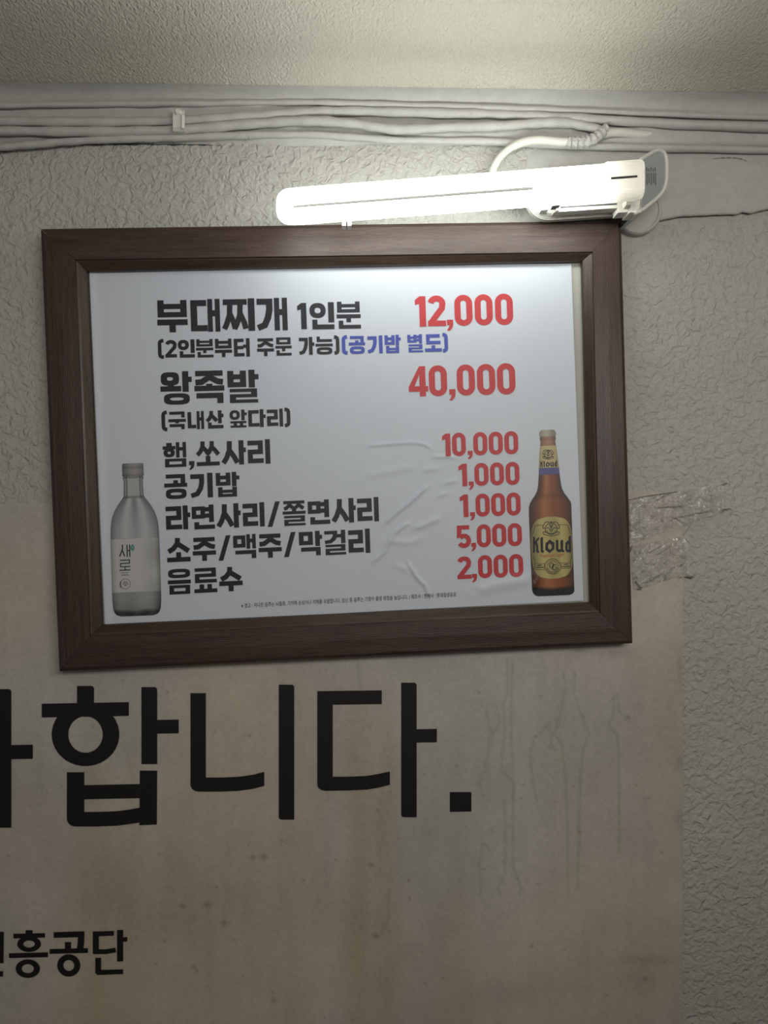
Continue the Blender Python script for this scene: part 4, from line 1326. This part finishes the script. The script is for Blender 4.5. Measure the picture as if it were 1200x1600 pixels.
mb.tube([P(*a0, D_L) + Vector((0, -R_ * .98, 0)), P(*a1, D_L) + Vector((0, -R_ * .98, 0))], .0013, 6)
tag(mb.build('cap_groove', M_DARK, cap), 'dark slot along the cap')
# stepped base plate on the wall with fine ridges
sl = -.066
def plate_outline(x0, y0, x1, y1, r):
    cxx, cyy = (x0 + x1) / 2, (y0 + y1) / 2
    return [(x, y + sl * (x - cxx)) for x, y in round_rect(x0, y0, x1, y1, (r, 6, 6, r), 8)]
mb = MB()
for i in range(6):
    o_ = plate_outline(823 + 2.3 * i, 262, 1004, 340 - 2.1 * i, 36 - 1.5 * i)
    d1 = .042 + .0023 * i
    fr = [P(x, y, d1) for x, y in o_]
    mb.prism([Vector((p.x, -(d1 - .0023 if i else 0.034), p.z)) for p in fr], fr)
mb.build('ridged_base', M_PLASTIC, lamp)
mb = MB(); mb.box_px(850, 270, 985, 315, .0075, .0345, shear=sl)
mb.build('wall_mount', M_PLASTIC, lamp)
# inner body that carries the lamp
mb = MB(); mb.box_px(866, 268, 1000, 327, .053, .0660, shear=sl)
body = mb.build('lamp_housing', M_PLASTIC, lamp)
mb = MB(); mb.box_px(876, 320, 964, 322, .0655, .0668, shear=-.062)
tag(mb.build('housing_slit', M_DARK, body), 'narrow dark slit')
mb = MB(); mb.box_px(866, 314, 877, 321, .066, .079, shear=sl, lean=-.4)
tag(mb.build('clip_opening', M_DARK, body), 'small dark opening')
mb = MB(); mb.box_px(869, 322, 874, 329, .066, .070, shear=sl); mb.box_px(846, 317, 857, 328, .053, .066, shear=sl)
mb.build('spring_clip', M_PLASTIC, body)
mb = MB(); mb.box_px(985, 310, 1002, 332, .053, .078, shear=-.02, lean=-.1); mb.box_px(966, 323, 988, 331.5, .053, .072, shear=sl)
mb.box_px(979, 311, 986, 320, .070, .084, shear=sl)
mb.build('end_block', M_PLASTIC, lamp)
# sloping end plate with pale rim
loop = smooth_path([(1000, 251, .075), (1010, 244, .062), (1021, 237.5, .050), (1030, 235, .042), (1037.5, 239, .038), (1041, 250, .036), (1041.5, 268, .036), (1040.5, 284, .036), (1036, 298, .038), (1027, 309, .046), (1015, 319, .058), (1003, 328, .072), (992, 333, .078)], 5)
mb = MB(); mb.tube([P(*p) for p in loop], .0024, 8)
mb.build('end_rim', M_PLASTIC, lamp, smooth=True)
mb = MB()
L0 = [P(p[0], p[1], p[2] - .001) for p in loop]
n = len(L0)
inner_ = [P(1001, lerp(253, 326, i / (n - 1)), .08) for i in range(n)]
for i in range(n - 1): mb.quad(inner_[i], inner_[i + 1], L0[i + 1], L0[i])
back = [Vector((p.x, -.0082, p.z)) for p in L0]
for i in range(n - 1): mb.quad(L0[i], L0[i + 1], back[i + 1], back[i])
ep = mb.build('end_plate', M_PLASTIC2, lamp)
ep['label'] = 'grey-green sloping end plate'
mb = MB()
for i, x in enumerate((1010.5, 1013.5, 1017, 1020.5, 1023.5)):
    f_ = (x - 1001) / 40
    d_ = lerp(.08, .036, f_) + .0012
    stroke(mb, lambda a, b: P(a, b, d_), [(x, 261 + 2 * (i % 2)), (x + .5, 268)], 1.3)
    stroke(mb, lambda a, b: P(a, b, d_), [(x + .6, 270), (x + 1, 289 - 3 * (i % 2))], 1.3)
mb.build('rating_lines', M_GREYINK, ep)
# support for the free end of the tube
mb = MB()
mb.box_px(535, 300, 549, 315, .0005, .088); mb.box_px(534.5, 300, 540.5, 352.5, .078, .090); mb.box_px(543, 300, 549, 352.5, .078, .090)
mb.build('tube_support', M_PLASTIC, lamp)

# ------------------------------------------------------------------ cracks in the old paint, and painted gap shade under the cables
def crack_and_shade(pts, w0, name, d=.0006):
    path = smooth_path(pts, 10)
    mb = MB()
    ws = [max(.12, w0 * (0.55 + .6 * math.sin(i * 1.7) * math.sin(i * .61 + 1))) * min(1, (min(i, len(path) - 1 - i) + .3) / 9) for i in range(len(path))]
    stroke(mb, lambda x, y: P(x, y, d), [(p[0], p[1] + .5 * math.sin(i * 2.3)) for i, p in enumerate(path)], ws)
    return tag(mb.build(name, M_CRACK_SHADE), kind='structure')
crack_and_shade([(-60, 242), (0, 237), (40, 231), (100, 226), (190, 225.5), (300, 226), (350, 227.5)], 3.0, 'trim_3', .0012)  # painted shadow of the gap where the lowest cable hangs off the wall
crack_and_shade([(1105, 249), (1125, 246.8), (1142, 246.2), (1158, 248), (1171, 253.5)], 1.2, 'trim_4', .0076)
crack_and_shade([(708, 236), (708.3, 300), (708.6, 352)], .8, 'trim_5')

# ------------------------------------------------------------------ origins: every thing and part gets its own origin where it stands
bpy.context.view_layer.update()
def bounds(o):
    n = len(o.data.vertices)
    co = np.empty(n * 3); o.data.vertices.foreach_get('co', co)
    co = co.reshape(-1, 3)
    return co, co.min(0), co.max(0)
def tree(o):
    out = [o]
    for ch in o.children: out += tree(ch)
    return out
origin = {}
tops = [o for o in COL.objects if o.parent is None and o.type in {'MESH', 'EMPTY'}]
for top in tops:
    for o in tree(top):
        if o.type == 'MESH':
            co, lo_, hi_ = bounds(o)
            c = (lo_ + hi_) / 2
            o.data.vertices.foreach_set('co', (co - c).reshape(-1))
            o.data.update()
            origin[o.name] = (c, lo_, hi_)
    if top.type == 'EMPTY':
        los = np.min([origin[o.name][1] for o in tree(top) if o.type == 'MESH'], axis=0)
        his = np.max([origin[o.name][2] for o in tree(top) if o.type == 'MESH'], axis=0)
        origin[top.name] = (np.array([(los[0] + his[0]) / 2, his[1], (los[2] + his[2]) / 2]), los, his)   # on the wall side
    for o in tree(top):
        p = origin[o.parent.name][0] if o.parent else np.zeros(3)
        o.location = Vector(origin[o.name][0] - p)
